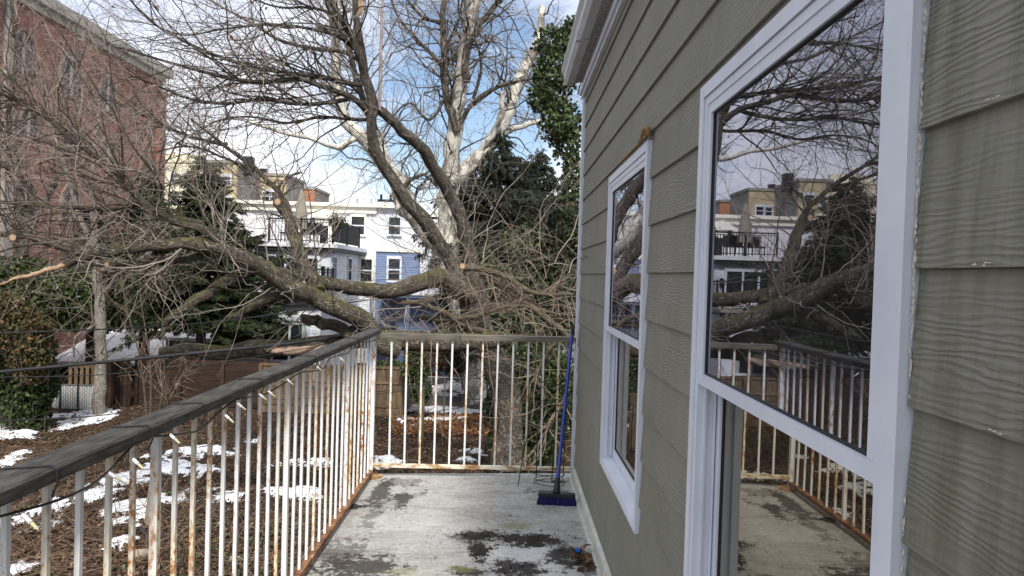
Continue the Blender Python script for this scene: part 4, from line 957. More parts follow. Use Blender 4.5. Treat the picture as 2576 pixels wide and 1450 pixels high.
# garden shed under the spruce
box('wall', (xz(420, 870, 26)[0], 26, GZ), (xz(566, 870, 26)[0], 28, xz(500, 858, 26)[1]), M_['render'], sh)
for px in (421, 462, 520, 565): c = xz(px, 870, 25.9)[0]; box('corner_post', (c - .06, 25.88, GZ), (c + .06, 25.996, xz(500, 856, 26)[1]), M_['vinyl'], sh)
zz = xz(500, 858, 26)[1]; x0, x1 = xz(414, 870, 26)[0], xz(572, 870, 26)[0]
MB().hexa([(x0, 25.8, zz), (x1, 25.8, zz), (x1, 28.3, zz + .35), (x0, 28.3, zz + .35), (x0, 25.8, zz + .12), (x1, 25.8, zz + .12), (x1, 28.3, zz + .47), (x0, 28.3, zz + .47)]).build('roof', M_['snow'], sh)

# ------------------------------------------------------------------ brick church on the left
m = Mt('church_brick', .9, .15); g = m.n('ShaderNodeNewGeometry'); sx2 = m.n('ShaderNodeSeparateXYZ'); m.l(g.outputs['Position'], sx2.inputs[0])
cb2 = m.n('ShaderNodeCombineXYZ'); m.l(m.math('ADD', sx2.outputs[1], sx2.outputs[0]), cb2.inputs[0]); m.l(sx2.outputs[2], cb2.inputs[1])
bt = m.n('ShaderNodeTexBrick'); m.l(cb2.outputs[0], bt.inputs['Vector']); bt.inputs['Scale'].default_value = 1.; bt.inputs['Brick Width'].default_value = .23; bt.inputs['Row Height'].default_value = .086
bt.inputs['Mortar Size'].default_value = .011; bt.inputs['Mortar Smooth'].default_value = .2; bt.inputs['Bias'].default_value = -.1
bt.inputs['Color1'].default_value = (.30, .105, .075, 1); bt.inputs['Color2'].default_value = (.155, .062, .05, 1); bt.inputs['Mortar'].default_value = (.33, .26, .22, 1)
f = m.noise(m.vec('World'), .5, 5)
m.col(m.mix(1., bt.outputs[0], m.ramp(f, [(.3, .8), (.7, 1.25)]), 'MULTIPLY')).bump(bt.outputs['Fac'], -.3, .01); M_['brick'] = m.m
M_['stone_dark'] = simple('church_sandstone', (.22, .17, .14), .85, .3, 3); M_['stone_trim'] = simple('church_stone', (.36, .34, .30), .85, .2, 2); M_['lead'] = simple('leaded_glass', (.035, .042, .055), .3, .5, 5)
XW = -18.
tp = atX(410, 195, XW); Y1 = tp[1]; ZC = tp[2]
ch = thing('brick_church', (XW, 30, GZ), 'tall red brick church side wall with pointed windows and a pale stone cornice', 'church')
box('wall', (XW - 9, 12, GZ), (XW, Y1, ZC), M_['brick'], ch)
box('cornice', (XW - 9.2, 11.8, ZC + .002), (XW + .38, Y1 + .35, ZC + .42), M_['stone_trim'], ch); box('cornice_moulding', (XW + .003, 12, ZC - .28), (XW + .16, Y1 - .003, ZC), M_['stone_trim'], ch)
for (px, w) in ((16, .45),): 
    p = atX(px, 300, XW); box('pilaster', (XW + .003, p[1] - w / 2, GZ), (XW + .14, p[1] + w / 2, ZC - .283), M_['stone_trim'], ch)
p = atX(415, 300, XW); box('quoin_pier', (XW + .003, Y1 - .55, GZ), (XW + .18, Y1 + .05, ZC - .8), M_['brick'], ch)
def lancet(px0, px1, py0, py1, name='lancet_window'):
    ya = atX(px0, (py0 + py1) / 2, XW)[1]; yb = atX(px1, (py0 + py1) / 2, XW)[1]; zb = atX((px0 + px1) / 2, py1, XW)[2]; zt = atX((px0 + px1) / 2, py0, XW)[2]
    c = (ya + yb) / 2; hw = (yb - ya) / 2; sp = zt - hw * 1.5
    def outline(g, top=0):
        pts = [(c - hw - g, zb - g), (c + hw + g, zb - g), (c + hw + g, sp)]
        for t in np.linspace(.15, .95, 6): pts.append((c + (hw + g) * (1 - t ** 1.6), sp + (zt + g - sp) * (1 - (1 - t) ** 1.7)))
        pts.append((c, zt + g))
        for t in np.linspace(.95, .15, 6): pts.append((c - (hw + g) * (1 - t ** 1.6), sp + (zt + g - sp) * (1 - (1 - t) ** 1.7)))
        pts.append((c - hw - g, sp)); return pts
    o, i_ = outline(.09), outline(0)
    mb = MB(); n = len(o)
    for k in range(n):
        k2 = (k + 1) % n; q = [o[k], o[k2], i_[k2], i_[k]]
        mb.hexa([(XW + .003, *q[0]), (XW + .003, *q[1]), (XW + .003, *q[2]), (XW + .003, *q[3]), (XW + .12, *q[0]), (XW + .12, *q[1]), (XW + .12, *q[2]), (XW + .12, *q[3])])
    s = mb.build(name, M_['stone_dark'], ch)
    MB().prism([(XW + .004, y, z) for y, z in i_][::-1], (.012, 0, 0)).build('glass', M_['lead'], s)
    box('mullion', (XW + .017, c - .05, zb), (XW + .09, c + .05, zt - .1), M_['stone_trim'], s)
    for z in np.arange(zb + .6, sp, .75): box('glazing_bar', (XW + .017, c - hw, z), (XW + .04, c + hw, z + .03), M_['dark'], s)
for a in ((21, 88, 76, 190), (148, 203, 132, 243), (247, 289, 192, 280), (330, 362, 236, 306)):
    if a[0] != 330: lancet(*a)
for a in ((40, 95, 275, 345), (158, 203, 305, 380), (250, 288, 345, 412)): lancet(*a)
for a in ((30, 90, 455, 540), (150, 200, 465, 560)): lancet(*a)

# ------------------------------------------------------------------ trees: limbs given as real points, boughs and twigs grown from them
def cat(pts, n=26):
    p = np.asarray(pts, float); k = len(p); q = np.vstack([2 * p[0] - p[1], p, 2 * p[-1] - p[-2]]); t = np.linspace(0, k - 1 - 1e-6, n); i = t.astype(int); u = (t - i)[:, None]
    a, b, c, d = q[i], q[i + 1], q[i + 2], q[i + 3]
    return .5 * ((2 * b) + (c - a) * u + (2 * a - 5 * b + 4 * c - d) * u ** 2 + (3 * b - a - 3 * c + d) * u ** 3)
NL = 26
def limb_path(pts, wpx, rg, jit=.35):
    """pts: (px, py, Y); wpx: widths in the 2576 px frame at start and end"""
    P = np.array([atY(*p) for p in pts]); Pc = cat(P, NL)
    Ys = Pc[:, 1]; w = np.interp(np.linspace(0, 1, NL), np.linspace(0, 1, len(wpx)), wpx); R = w / 2 * Ys / FX
    n = rg.normal(size=(NL, 3)); n = (n + np.roll(n, 1, 0) + np.roll(n, -1, 0)) / 3; n[0] = 0
    Pc = Pc + n * R[:, None] * jit; R = R * (1 + .06 * rg.normal(size=NL)); return Pc, R
def spawn(P, R, n, L0, L1, ang, rg, trop=(0, 0, .02), tmin=.1, npt=8, rmax=.03, rmin=.004, wob=.16, ratio=.5, side=None, end=.3, keepfn=None):
    M__, N, _ = P.shape; seg = np.linalg.norm(np.diff(P, axis=1), axis=2).sum(1); pr = seg / seg.sum()
    i = rg.choice(M__, n, p=pr); t = tmin + (1 - tmin) * rg.random(n); f = t * (N - 1.001); j = f.astype(int); u = (f - j)[:, None]
    p0 = P[i, j] * (1 - u) + P[i, j + 1] * u; r = R[i, j] * (1 - u[:, 0]) + R[i, j + 1] * u[:, 0]
    T = P[i, j + 1] - P[i, j]; T /= np.linalg.norm(T, axis=1, keepdims=True) + 1e-9
    v = rg.normal(size=(n, 3)) if side is None else rg.normal(size=(n, 3)) * .55 + np.asarray(side)
    v -= (v * T).sum(1, keepdims=True) * T; v /= np.linalg.norm(v, axis=1, keepdims=True) + 1e-9
    a = np.radians(rg.uniform(ang[0], ang[1], n))[:, None]
    d = T * np.cos(a) + v * np.sin(a)
    L = rg.uniform(L0, L1, n) * (1.15 - .6 * t)
    Pn = wander(p0, d, L, npt, wob, rg, trop); rr_ = np.clip(r * ratio, rmin, rmax) * rg.uniform(.7, 1.1, n)
    k = (Pn[:, :, 1].min(1) > 6.2) & (Pn[:, :, 2].min(1) > GZ - .1)
    k &= ~((Pn[:, :, 0].max(1) > .35) & (Pn[:, :, 1].min(1) < 7))
    if keepfn is not None: k &= keepfn(Pn)
    return Pn[k], taper(rr_[k], npt, end)
def cut_face(parent, p, d, r, name='cut_face'):
    d = _n(d); MB().tube([p - d * .01, p + d * .004], r, 12).build(name, M_['wood_raw'], parent)

rt = np.random.default_rng(101)
def put_limbs(root, defs, mat='bark', name='limb', k=9, jit=.35):
    out = []
    for pts, w in defs:
        P, R = limb_path(pts, w, rt, jit); MB().tube(P, R, k).build(name, M_[mat], root, smooth=True); out.append((P, R))
    return np.array([o[0] for o in out]), np.array([o[1] for o in out])

# ---- A: the big split tree whose limbs have come down across the garden
ft = thing('fallen_tree', (xz(1200, 800, 13.5)[0], 13.5, GZ), 'huge split and fallen bare tree with furrowed bark whose limbs hang across the garden', 'tree')
upd = [([(1275, 1170, 14.0), (1262, 1000, 13.9), (1225, 860, 13.7), (1180, 760, 13.5), (1130, 660, 13.2), (1080, 570, 12.8), (1005, 485, 12.3), (950, 400, 12.0), (932, 320, 11.8), (935, 260, 11.7), (915, 180, 11.5), (908, 110, 11.3), (896, 40, 11.2), (899, -60, 11.2)], [86, 70, 48, 36, 33, 30, 27, 23, 19, 15]),
       ([(1225, 880, 13.6), (1195, 720, 13.6), (1170, 600, 13.4), (1140, 500, 13.1), (1090, 410, 12.7), (1020, 335, 12.2), (945, 275, 11.9)], [48, 40, 36, 32, 28, 24]),
       ([(915, 185, 11.5), (890, 100, 11.2), (850, 30, 10.9), (810, -40, 10.7)], [20, 18, 14]),
       ([(945, 290, 11.8), (905, 230, 12.1), (880, 130, 12.4), (845, 50, 12.6), (815, -30, 12.8)], [18, 15, 11]),
       ([(955, 278, 11.8), (957, 185, 11.9), (959, 90, 12.0), (966, -30, 12.1)], [9, 8, 6])]
PA, RA = put_limbs(ft, upd[:4], 'bark_dark'); PA5, RA5 = put_limbs(ft, upd[4:], 'twig_red', 'sucker_shoot', 6)
lowd = [([(1180, 745, 13.4), (1110, 702, 12.9), (1030, 716, 12.2), (940, 728, 11.6), (850, 718, 11.0), (770, 698, 10.6), (700, 682, 10.4)], [54, 46, 42, 38, 34, 30, 20]),     # long level limb
        ([(1000, 880, 11.2), (935, 838, 11.0), (870, 792, 10.7), (790, 745, 10.4), (720, 705, 10.1), (640, 662, 9.8), (560, 635, 9.5), (440, 616, 9.2), (330, 624, 9.0), (240, 640, 8.8)], [52, 52, 50, 48, 44, 40, 34, 28, 24]),
        ([(255, 640, 8.8), (180, 628, 8.7), (110, 606, 8.6), (50, 588, 8.5), (-60, 592, 8.4)], [24, 22, 17, 12]),
        ([(800, 735, 10.5), (765, 655, 10.6), (738, 580, 10.7), (708, 525, 10.8), (690, 487, 10.8)], [36, 34, 30, 26, 20]),
        ([(742, 590, 10.7), (722, 520, 10.8), (697, 478, 10.9), (630, 416, 11.0), (560, 362, 11.1), (480, 300, 11.2)], [20, 16, 13, 10, 6]),
        ([(697, 478, 10.9), (722, 448, 11.0), (760, 434, 11.1)], [9, 6, 4]),
        ([(640, 668, 9.9), (570, 712, 9.8), (500, 752, 9.7), (425, 800, 9.6)], [34, 32, 28, 18]),
        ([(735, 735, 10.3), (670, 755, 10.2), (610, 785, 10.1), (578, 798, 10.1)], [30, 26, 20, 12]),
        ([(925, 850, 11.0), (870, 832, 10.9), (810, 812, 10.8), (757, 800, 10.8)], [34, 30, 28, 24]),
        ([(560, 640, 9.5), (520, 585, 9.3), (440, 560, 9.2), (392, 532, 9.0), (340, 488, 8.9), (260, 408, 8.8), (200, 364, 8.7), (100, 285, 8.6), (-20, 225, 8.5)], [22, 20, 18, 16, 15, 13, 11, 9, 7]),
        ([(520, 640, 9.5), (470, 652, 9.4), (400, 662, 9.4), (300, 664, 9.3), (230, 668, 9.3)], [18, 16, 13, 9]),
        ([(509, 562, 9.4), (416, 541, 9.3), (347, 515, 9.2), (278, 527, 9.1), (185, 522, 9.0), (90, 517, 8.9), (-30, 505, 8.8)], [14, 13, 12, 10, 8]),
        ([(200, 364, 8.7), (170, 330, 8.8), (95, 265, 8.9), (30, 205, 9.0), (-30, 150, 9.1)], [11, 9, 7, 5])]
PB, RB = put_limbs(ft, lowd, 'bark')
PB2, RB2 = put_limbs(ft, [([(245, 640, 8.8), (200, 655, 8.7), (160, 668, 8.7)], [18, 15, 13])], 'bark'); PBr, RBr = put_limbs(ft, [([(162, 667, 8.7), (100, 685, 8.6), (40, 702, 8.6), (-40, 730, 8.6)], [12, 10, 6])], 'wood_raw', 'stripped_limb', 8)
for a, d, r in ((atY(580, 885, 10.85), (-.35, -1, 0), .075), (atY(32, 598, 8.3), (.2, -1, 0), .035), (atY(1163, 670, 12.4), (-.2, -1, .1), .05), (atY(698, 508, 10.6), (-.2, -1, .1), .05), (atY(268, 666, 9.15), (-.2, -1, 0), .03)): cut_face(ft, a, np.array(d, float), r)
# splintered top of the near stub
for i in range(5): a = atY(896 + i * 3, 48 - i * 4, 11.2); MB().tube([a, a + np.array([.01 * i, 0, .30 + .1 * i]), a + np.array([.02 * i, 0, .55 + .1 * i])], [.035, .03, .004], 4).build('splinter', M_['wood_raw'], ft)
# boughs sweeping to the left, high up
swe = [([(930, 290, 11.8), (888, 245, 11.5), (841, 227, 11.2), (781, 204, 10.9), (726, 199, 10.6), (666, 206, 10.3), (587, 200, 10.0), (500, 178, 9.7), (400, 150, 9.4), (300, 120, 9.2)], [17, 15, 13, 12, 11, 9, 7, 4]),
       ([(911, 215, 11.6), (864, 207, 11.4), (795, 193, 11.2), (726, 184, 11.0), (656, 174, 10.8), (587, 156, 10.6), (480, 112, 10.3), (380, 55, 10.1), (310, -20, 10.)], [13, 12, 10, 9, 8, 6, 4]),
       ([(906, 153, 11.5), (864, 131, 11.6), (795, 124, 11.7), (703, 100, 11.8), (633, 58, 11.9), (560, 20, 12), (480, -30, 12)], [11, 10, 9, 7, 5, 4]),
       ([(888, 245, 11.6), (820, 262, 11.2), (740, 262, 10.8), (650, 250, 10.4), (560, 262, 10.1), (470, 246, 9.9), (390, 215, 9.7), (330, 190, 9.6)], [12, 10, 9, 8, 6, 4]),
       ([(930, 300, 12.0), (870, 300, 12.1), (800, 296, 12.1), (720, 310, 12.), (640, 296, 11.9), (560, 300, 11.8), (480, 340, 11.7)], [9, 8, 7, 6, 4, 3]),
       ([(900, 130, 11.4), (840, 90, 11.1), (760, 70, 10.8), (660, 62, 10.5), (560, 74, 10.2), (470, 90, 10.0), (400, 70, 9.8)], [9, 8, 7, 5, 4, 3]),
       ([(640, 430, 11.0), (560, 395, 10.9), (500, 372, 10.8), (440, 372, 10.7), (380, 388, 10.6)], [8, 6, 5, 3]),
       ([(850, 40, 10.9), (780, 20, 10.7), (700, 18, 10.6), (610, -10, 10.5)], [9, 7, 5, 4]),
       ([(560, 365, 11.1), (470, 340, 11.2), (380, 300, 11.4), (300, 262, 11.6), (230, 240, 11.8)], [9, 8, 6, 4])]
PS, RS = put_limbs(ft, swe, 'bark_dark', 'bough', 7)
kL = lambda P: (P[:, :, 0].max(1) < (1.5))
allA = np.concatenate([PS, PA[2:4]]); allAR = np.concatenate([RS, RA[2:4]])
s1, q1 = spawn(allA, allAR, 260, .8, 2.8, (22, 60), rt, (-.012, 0, .02), .12, 12, .016, .006, .17, .5)
s2, q2 = spawn(s1, q1, 1450, .4, 1.3, (25, 65), rt, (-.01, 0, .012), .1, 8, .007, .0038, .25, .6)
s3, q3 = spawn(s2, q2, 2800, .15, .5, (30, 70), rt, (0, 0, .02), .15, 5, .0048, .003, .25, .7)
MB().tubes(s1, q1, 5, False).build('branches', M_['bark_dark'], ft, kind='stuff')
MB().tubes(s2, q2, 4, False).tubes(s3, q3, 3, False).build('twigs', M_['twig'], ft, kind='stuff')
# tangle off the low limbs
lowP = np.concatenate([PB[[1, 2, 4, 9, 9, 9, 10, 11, 11, 12, 12]], PBr]); lowR = np.concatenate([RB[[1, 2, 4, 9, 9, 9, 10, 11, 11, 12, 12]], RBr])
s1, q1 = spawn(lowP, lowR, 150, .8, 3.2, (25, 80), rt, (-.02, 0, .045), .05, 12, .013, .005, .17, .5, keepfn=lambda P: (P[:, :, 0].max(1) < -2.6) & (P[:, :, 2].min(1) > .85))
s2, q2 = spawn(s1, q1, 950, .4, 1.7, (25, 75), rt, (-.005, 0, .02), .1, 9, .006, .003, .2, .6)
s3, q3 = spawn(s2, q2, 1700, .15, .6, (30, 75), rt, (0, 0, .02), .1, 5, .004, .0022, .25, .7)
MB().tubes(s1, q1, 5, False).build('branches', M_['bark'], ft, kind='stuff')
h = len(s2) // 2; MB().tubes(s2[:h], q2[:h], 4, False).tubes(s3[:800], q3[:800], 3, False).build('twigs', M_['twig'], ft, kind='stuff')
MB().tubes(s2[h:], q2[h:], 4, False).tubes(s3[800:], q3[800:], 3, False).build('reddish_twigs', M_['twig_red'], ft, kind='stuff')
# long thin suckers between the limbs and the white house, plus brush round the trunk
tr_ = np.concatenate([PB[:2], PB[3:5], PA[:2]]); trR = np.concatenate([RB[:2], RB[3:5], RA[:2]])
s1, q1 = spawn(tr_, trR, 120, .8, 2.4, (35, 85), rt, (0, 0, .05), .15, 12, .013, .005, .15, .25)
s2, q2 = spawn(s1, q1, 560, .3, 1.2, (25, 65), rt, (0, 0, .02), .1, 8, .006, .0035, .2, .6)
MB().tubes(s1, q1, 5, False).tubes(s2, q2, 4, False).build('suckers', M_['twig'], ft, kind='stuff')
bx = np.stack([rt.uniform(1000, 1460, 125), rt.uniform(640, 900, 125), rt.uniform(11.5, 16, 125)], 1)
p0 = np.array([atY(*b) for b in bx]); p0 = p0[p0[:, 0] < 2.2]; d = rt.normal(size=p0.shape) * np.array([1, .5, .8]) + np.array([.15, 0, .45])
V0 = wander(p0, d, rt.uniform(.9, 3.2, len(p0)), 13, .13, rt, (0, 0, -.025)); V0r = taper(rt.uniform(.003, .011, len(p0)), 13)
kk = (V0[:, :, 1].min(1) > 6.5) & ~((V0[:, :, 0].max(1) > .4) & (V0[:, :, 1].min(1) < 7.5)); V0, V0r = V0[kk], V0r[kk]
s2, q2 = spawn(V0, V0r, 480, .3, 1.5, (25, 75), rt, (0, 0, -.01), .1, 9, .0045, .0025, .2, .6)
s3, q3 = spawn(s2, q2, 700, .15, .5, (25, 75), rt, (0, 0, 0), .1, 5, .004, .0026, .2, .6)
h = len(V0) // 2; tag(MB().tubes(V0[:h], V0r[:h], 5, False).tubes(s3, q3, 3, False).build('vine_tangle', M_['twig_tan']), 'tan dead vines and brush arching round the split trunk', 'vines', kind='stuff')
tag(MB().tubes(V0[h:], V0r[h:], 5, False).tubes(s2, q2, 4, False).build('vine_tangle', M_['twig']), 'grey brown thin brush round the split trunk', 'vines', kind='stuff')
brd = [([(1163, 670, 12.5), (1260, 690, 12.2), (1340, 735, 12.0), (1440, 742, 11.9)], [16, 14, 12, 10]), ([(1210, 690, 12.6), (1290, 735, 12.3), (1370, 800, 12.1), (1440, 850, 12.)], [20, 18, 15, 12]),
       ([(1050, 800, 12.5), (1160, 800, 12.3), (1290, 770, 12.2), (1400, 790, 12.1)], [14, 14, 12, 8]), ([(980, 760, 12.), (1080, 770, 12.2), (1200, 830, 12.4), (1330, 850, 12.5)], [12, 14, 14, 10]),
       ([(1430, 980, 10.4), (1380, 1080, 10.6), (1300, 1190, 10.8)], [9, 10, 8]), ([(1410, 850, 10.2), (1370, 900, 10.4), (1340, 960, 10.5)], [12, 11, 8])]
PR_, RR_ = put_limbs(ft, brd, 'bark_pale', 'broken_branch', 7)
s1, q1 = spawn(PR_, RR_, 90, .5, 1.8, (25, 80), rt, (0, 0, .02), .1, 9, .01, .004, .2, .4); s2, q2 = spawn(s1, q1, 300, .2, .8, (25, 70), rt, (0, 0, 0), .1, 6, .005, .003, .2, .6)
MB().tubes(s1, q1, 5, False).tubes(s2, q2, 3, False).build('pale_twigs', M_['twig_tan'], ft, kind='stuff')
# the separate log lying level behind the railing
lg = thing('fallen_log', (xz(760, 900, 11)[0], 11., -1.), 'long level log with a fresh cut knot and a peeled patch, behind the side railing', 'log')
P, R = limb_path([(402, 886, 10.7), (480, 884, 10.8), (580, 882, 10.9), (680, 876, 11.), (780, 873, 11.1), (870, 858, 11.2), (960, 856, 11.4), (1060, 862, 11.7), (1170, 860, 12.), (1270, 850, 12.4)], [24, 34, 38, 44, 42, 40, 46, 48, 44, 40], rt); MB().tube(P, R, 12).build('log_body', M_['bark'], lg, smooth=True)
P2, R2 = limb_path([(588, 884, 10.88), (640, 880, 10.86), (700, 876, 10.88)], [26, 30, 20], rt); MB().tube(P2, R2, 10).build('knot_limb', M_['bark'], lg, smooth=True)
P2, R2 = limb_path([(660, 880, 10.86), (730, 884, 10.85), (815, 878, 10.92), (835, 872, 11.0)], [8, 22, 20, 4], rt); MB().tube(P2, R2, 10).build('peeled_patch', M_['peel'], lg, smooth=True)
P2, R2 = limb_path([(772, 895, 10.9), (740, 930, 10.7), (715, 965, 10.6)], [14, 11, 8], rt); MB().tube(P2, R2, 8).build('side_stub', M_['bark'], lg, smooth=True)

# ---- B: sycamore

sy = thing('sycamore', (xz(1235, 1000, 23)[0], 23, GZ), 'tall sycamore with mottled white and brown peeling bark behind the split tree', 'tree')
syd = [([(1215, 1010, 23), (1190, 860, 23), (1150, 720, 22.9), (1125, 580, 22.8), (1122, 490, 22.7)], [80, 64, 56, 50, 44]),
       ([(1122, 500, 22.7), (1135, 400, 22.6), (1155, 300, 22.4), (1160, 210, 22.3), (1168, 130, 22.2), (1188, 40, 22.1), (1205, -60, 22.)], [46, 44, 40, 36, 32, 27, 23]),
       ([(1118, 520, 22.8), (1180, 420, 23.2), (1240, 350, 23.6), (1280, 280, 23.8), (1300, 210, 24), (1345, 120, 24.2), (1370, 20, 24.3)], [44, 40, 34, 29, 24, 17]),
       ([(1245, 345, 23.6), (1300, 322, 24), (1370, 300, 24.4)], [18, 14, 10]), ([(1200, 400, 23.3), (1258, 300, 23), (1262, 230, 22.8)], [18, 15, 12]),
       ([(1130, 640, 22.9), (1060, 570, 22.4), (1000, 480, 22.), (955, 400, 21.8), (900, 340, 21.6), (860, 290, 21.5), (845, 200, 21.4), (842, 100, 21.3), (850, 0, 21.2)], [56, 52, 46, 40, 34, 30, 26, 22, 18]),
       ([(900, 345, 21.6), (850, 370, 21.3), (790, 350, 21.), (700, 330, 20.8), (600, 300, 20.6), (520, 310, 20.4)], [16, 13, 11, 8, 5]),
       ([(1075, 590, 22.5), (1010, 520, 23.5), (985, 430, 23.8), (955, 330, 24.)], [34, 28, 24, 18])]
PY, RY = put_limbs(sy, syd, 'sycamore', 'limb', 9)
dkd = [([(1150, 330, 22.2), (1128, 270, 22.), (1116, 190, 21.9), (1118, 110, 21.8), (1114, 40, 21.7), (1130, -40, 21.6)], [22, 20, 18, 16, 13]), ([(1172, 205, 22.), (1175, 130, 21.9), (1210, 60, 21.7), (1260, 0, 21.5)], [22, 20, 15, 11]),
       ([(1160, 310, 22.2), (1195, 255, 22.), (1260, 215, 21.9), (1330, 200, 21.8), (1400, 180, 21.7)], [12, 10, 8, 5]), ([(1120, 175, 21.9), (1080, 130, 21.6), (1040, 90, 21.4), (1000, 40, 21.2), (980, -20, 21.)], [11, 9, 7, 5]),
       ([(1112, 60, 21.8), (1060, 40, 21.6), (1010, -20, 21.4)], [10, 8, 5]), ([(1125, 240, 22.), (1080, 300, 21.8), (1030, 260, 21.6), (980, 300, 21.4)], [9, 8, 6, 4]),
       ([(1190, 250, 22.4), (1210, 170, 22.4), (1190, 90, 22.4), (1150, 30, 22.4)], [8, 7, 6, 4]), ([(1000, 480, 21.9), (1060, 440, 21.6), (1100, 470, 21.6)], [12, 10, 7])]
PYd, RYd = put_limbs(sy, dkd, 'bark_dark', 'dark_limb', 7)
aP = np.concatenate([PY[1:], PYd, PYd]); aR = np.concatenate([RY[1:], RYd, RYd])
s1, q1 = spawn(aP, aR, 210, 1.2, 4.2, (30, 75), rt, (0, 0, .01), .15, 13, .038, .012, .26, .4)
s2, q2 = spawn(s1, q1, 1150, .5, 1.9, (30, 80), rt, (0, 0, -.01), .1, 9, .016, .008, .34, .6)
s3, q3 = spawn(s2, q2, 2500, .2, .8, (30, 80), rt, (0, 0, -.02), .15, 6, .0085, .0055, .35, .7)
MB().tubes(s1, q1, 5, False).build('branches', M_['bark_dark'], sy, kind='stuff'); MB().tubes(s2, q2, 4, False).tubes(s3, q3, 3, False).build('twigs', M_['twig'], sy, kind='stuff')
tips = s3[rt.choice(len(s3), 900), -1] + np.array([0, 0, -.03]); oc = np.array([(1,0,0),(-1,0,0),(0,1,0),(0,-1,0),(0,0,1),(0,0,-1)], float) * .022
V = (tips[:, None, :] + oc[None]).reshape(-1, 3); i6 = np.arange(len(tips))[:, None] * 6
fo = np.array([(0,2,4,4),(2,1,4,4),(1,3,4,4),(3,0,4,4),(2,0,5,5),(1,2,5,5),(3,1,5,5),(0,3,5,5)])
MB().add(V, (i6[:, :, None] + fo[None]).reshape(-1, 4)).build('seed_balls', simple('seed_ball', (.10, .065, .035), .9), sy, kind='stuff')

# ---- C: thin grey tree at the left with its bare forks
ct = thing('bare_grey_tree', (xz(250, 1080, 19.4)[0], 19.4, GZ), 'slender grey-trunked bare tree wrapped in dry vine in front of the snow-roofed shed', 'tree')
cd = [([(256, 1085, 19.4), (252, 980, 19.4), (254, 880, 19.4), (256, 800, 19.4), (250, 740, 19.4), (240, 685, 19.4)], [34, 28, 27, 25, 22]), ([(264, 735, 19.4), (300, 690, 19.2), (350, 655, 19.), (420, 590, 18.8)], [12, 10, 8, 5]),
      ([(242, 700, 19.4), (238, 600, 19.6), (232, 500, 19.7), (232, 420, 19.8), (245, 330, 19.9), (250, 220, 20.)], [18, 15, 12, 10, 8, 5]), ([(240, 640, 19.5), (205, 560, 19.3), (180, 480, 19.2), (158, 400, 19.1), (120, 300, 19.), (100, 180, 19.)], [14, 12, 11, 9, 7, 5]),
      ([(238, 560, 19.6), (290, 480, 19.8), (330, 400, 20), (370, 300, 20.1)], [9, 8, 6, 4]), ([(250, 812, 19.3), (215, 832, 19.1), (190, 850, 19.), (186, 900, 19.)], [7, 6, 4])]
PC, RC = put_limbs(ct, cd, 'bark_grey', 'limb', 8)
s1, q1 = spawn(PC, RC, 110, .8, 3.0, (25, 65), rt, (0, 0, .03), .25, 11, .022, .009, .18, .5); s2, q2 = spawn(s1, q1, 650, .4, 1.5, (25, 65), rt, (0, 0, .02), .1, 8, .010, .006, .2, .6); s3, q3 = spawn(s2, q2, 800, .2, .7, (25, 65), rt, (0, 0, .02), .1, 5, .007, .005, .2, .7)
MB().tubes(s1, q1, 4, False).build('branches', M_['bark_pale'], ct, kind='stuff'); MB().tubes(s2, q2, 3, False).tubes(s3, q3, 3, False).build('twigs', M_['twig_red'], ct, kind='stuff')
# a second bare tree further left, mostly fine crown in front of the church
c2 = thing('bare_tree', (xz(60, 900, 22)[0], 22, GZ), 'bare tree with a haze of fine reddish twigs in front of the church', 'tree')
PD, RD = put_limbs(c2, [([(30, 1010, 22), (40, 800, 22), (60, 600, 21.8), (50, 450, 21.6), (20, 300, 21.4), (40, 150, 21.2), (30, -20, 21)], [34, 28, 22, 18, 14, 10, 7]), ([(60, 600, 21.8), (130, 480, 21.8), (180, 340, 21.8), (200, 200, 21.8), (190, 60, 21.8)], [18, 15, 11, 8, 5]), ([(55, 480, 21.6), (0, 400, 21.3), (-60, 250, 21)], [14, 11, 8])], 'bark_dark', 'limb', 8)
s1, q1 = spawn(PD, RD, 110, 1.2, 3.6, (25, 60), rt, (0, 0, .03), .2, 11, .028, .010, .17, .5); s2, q2 = spawn(s1, q1, 700, .6, 1.9, (25, 60), rt, (0, 0, .02), .1, 8, .012, .006, .2, .6); s3, q3 = spawn(s2, q2, 1100, .2, .8, (25, 65), rt, (0, 0, .02), .1, 5, .007, .005, .2, .7)
MB().tubes(s1, q1, 4, False).build('branches', M_['bark_dark'], c2, kind='stuff'); MB().tubes(s2, q2, 3, False).tubes(s3, q3, 3, False).build('twigs', M_['twig_red'], c2, kind='stuff')

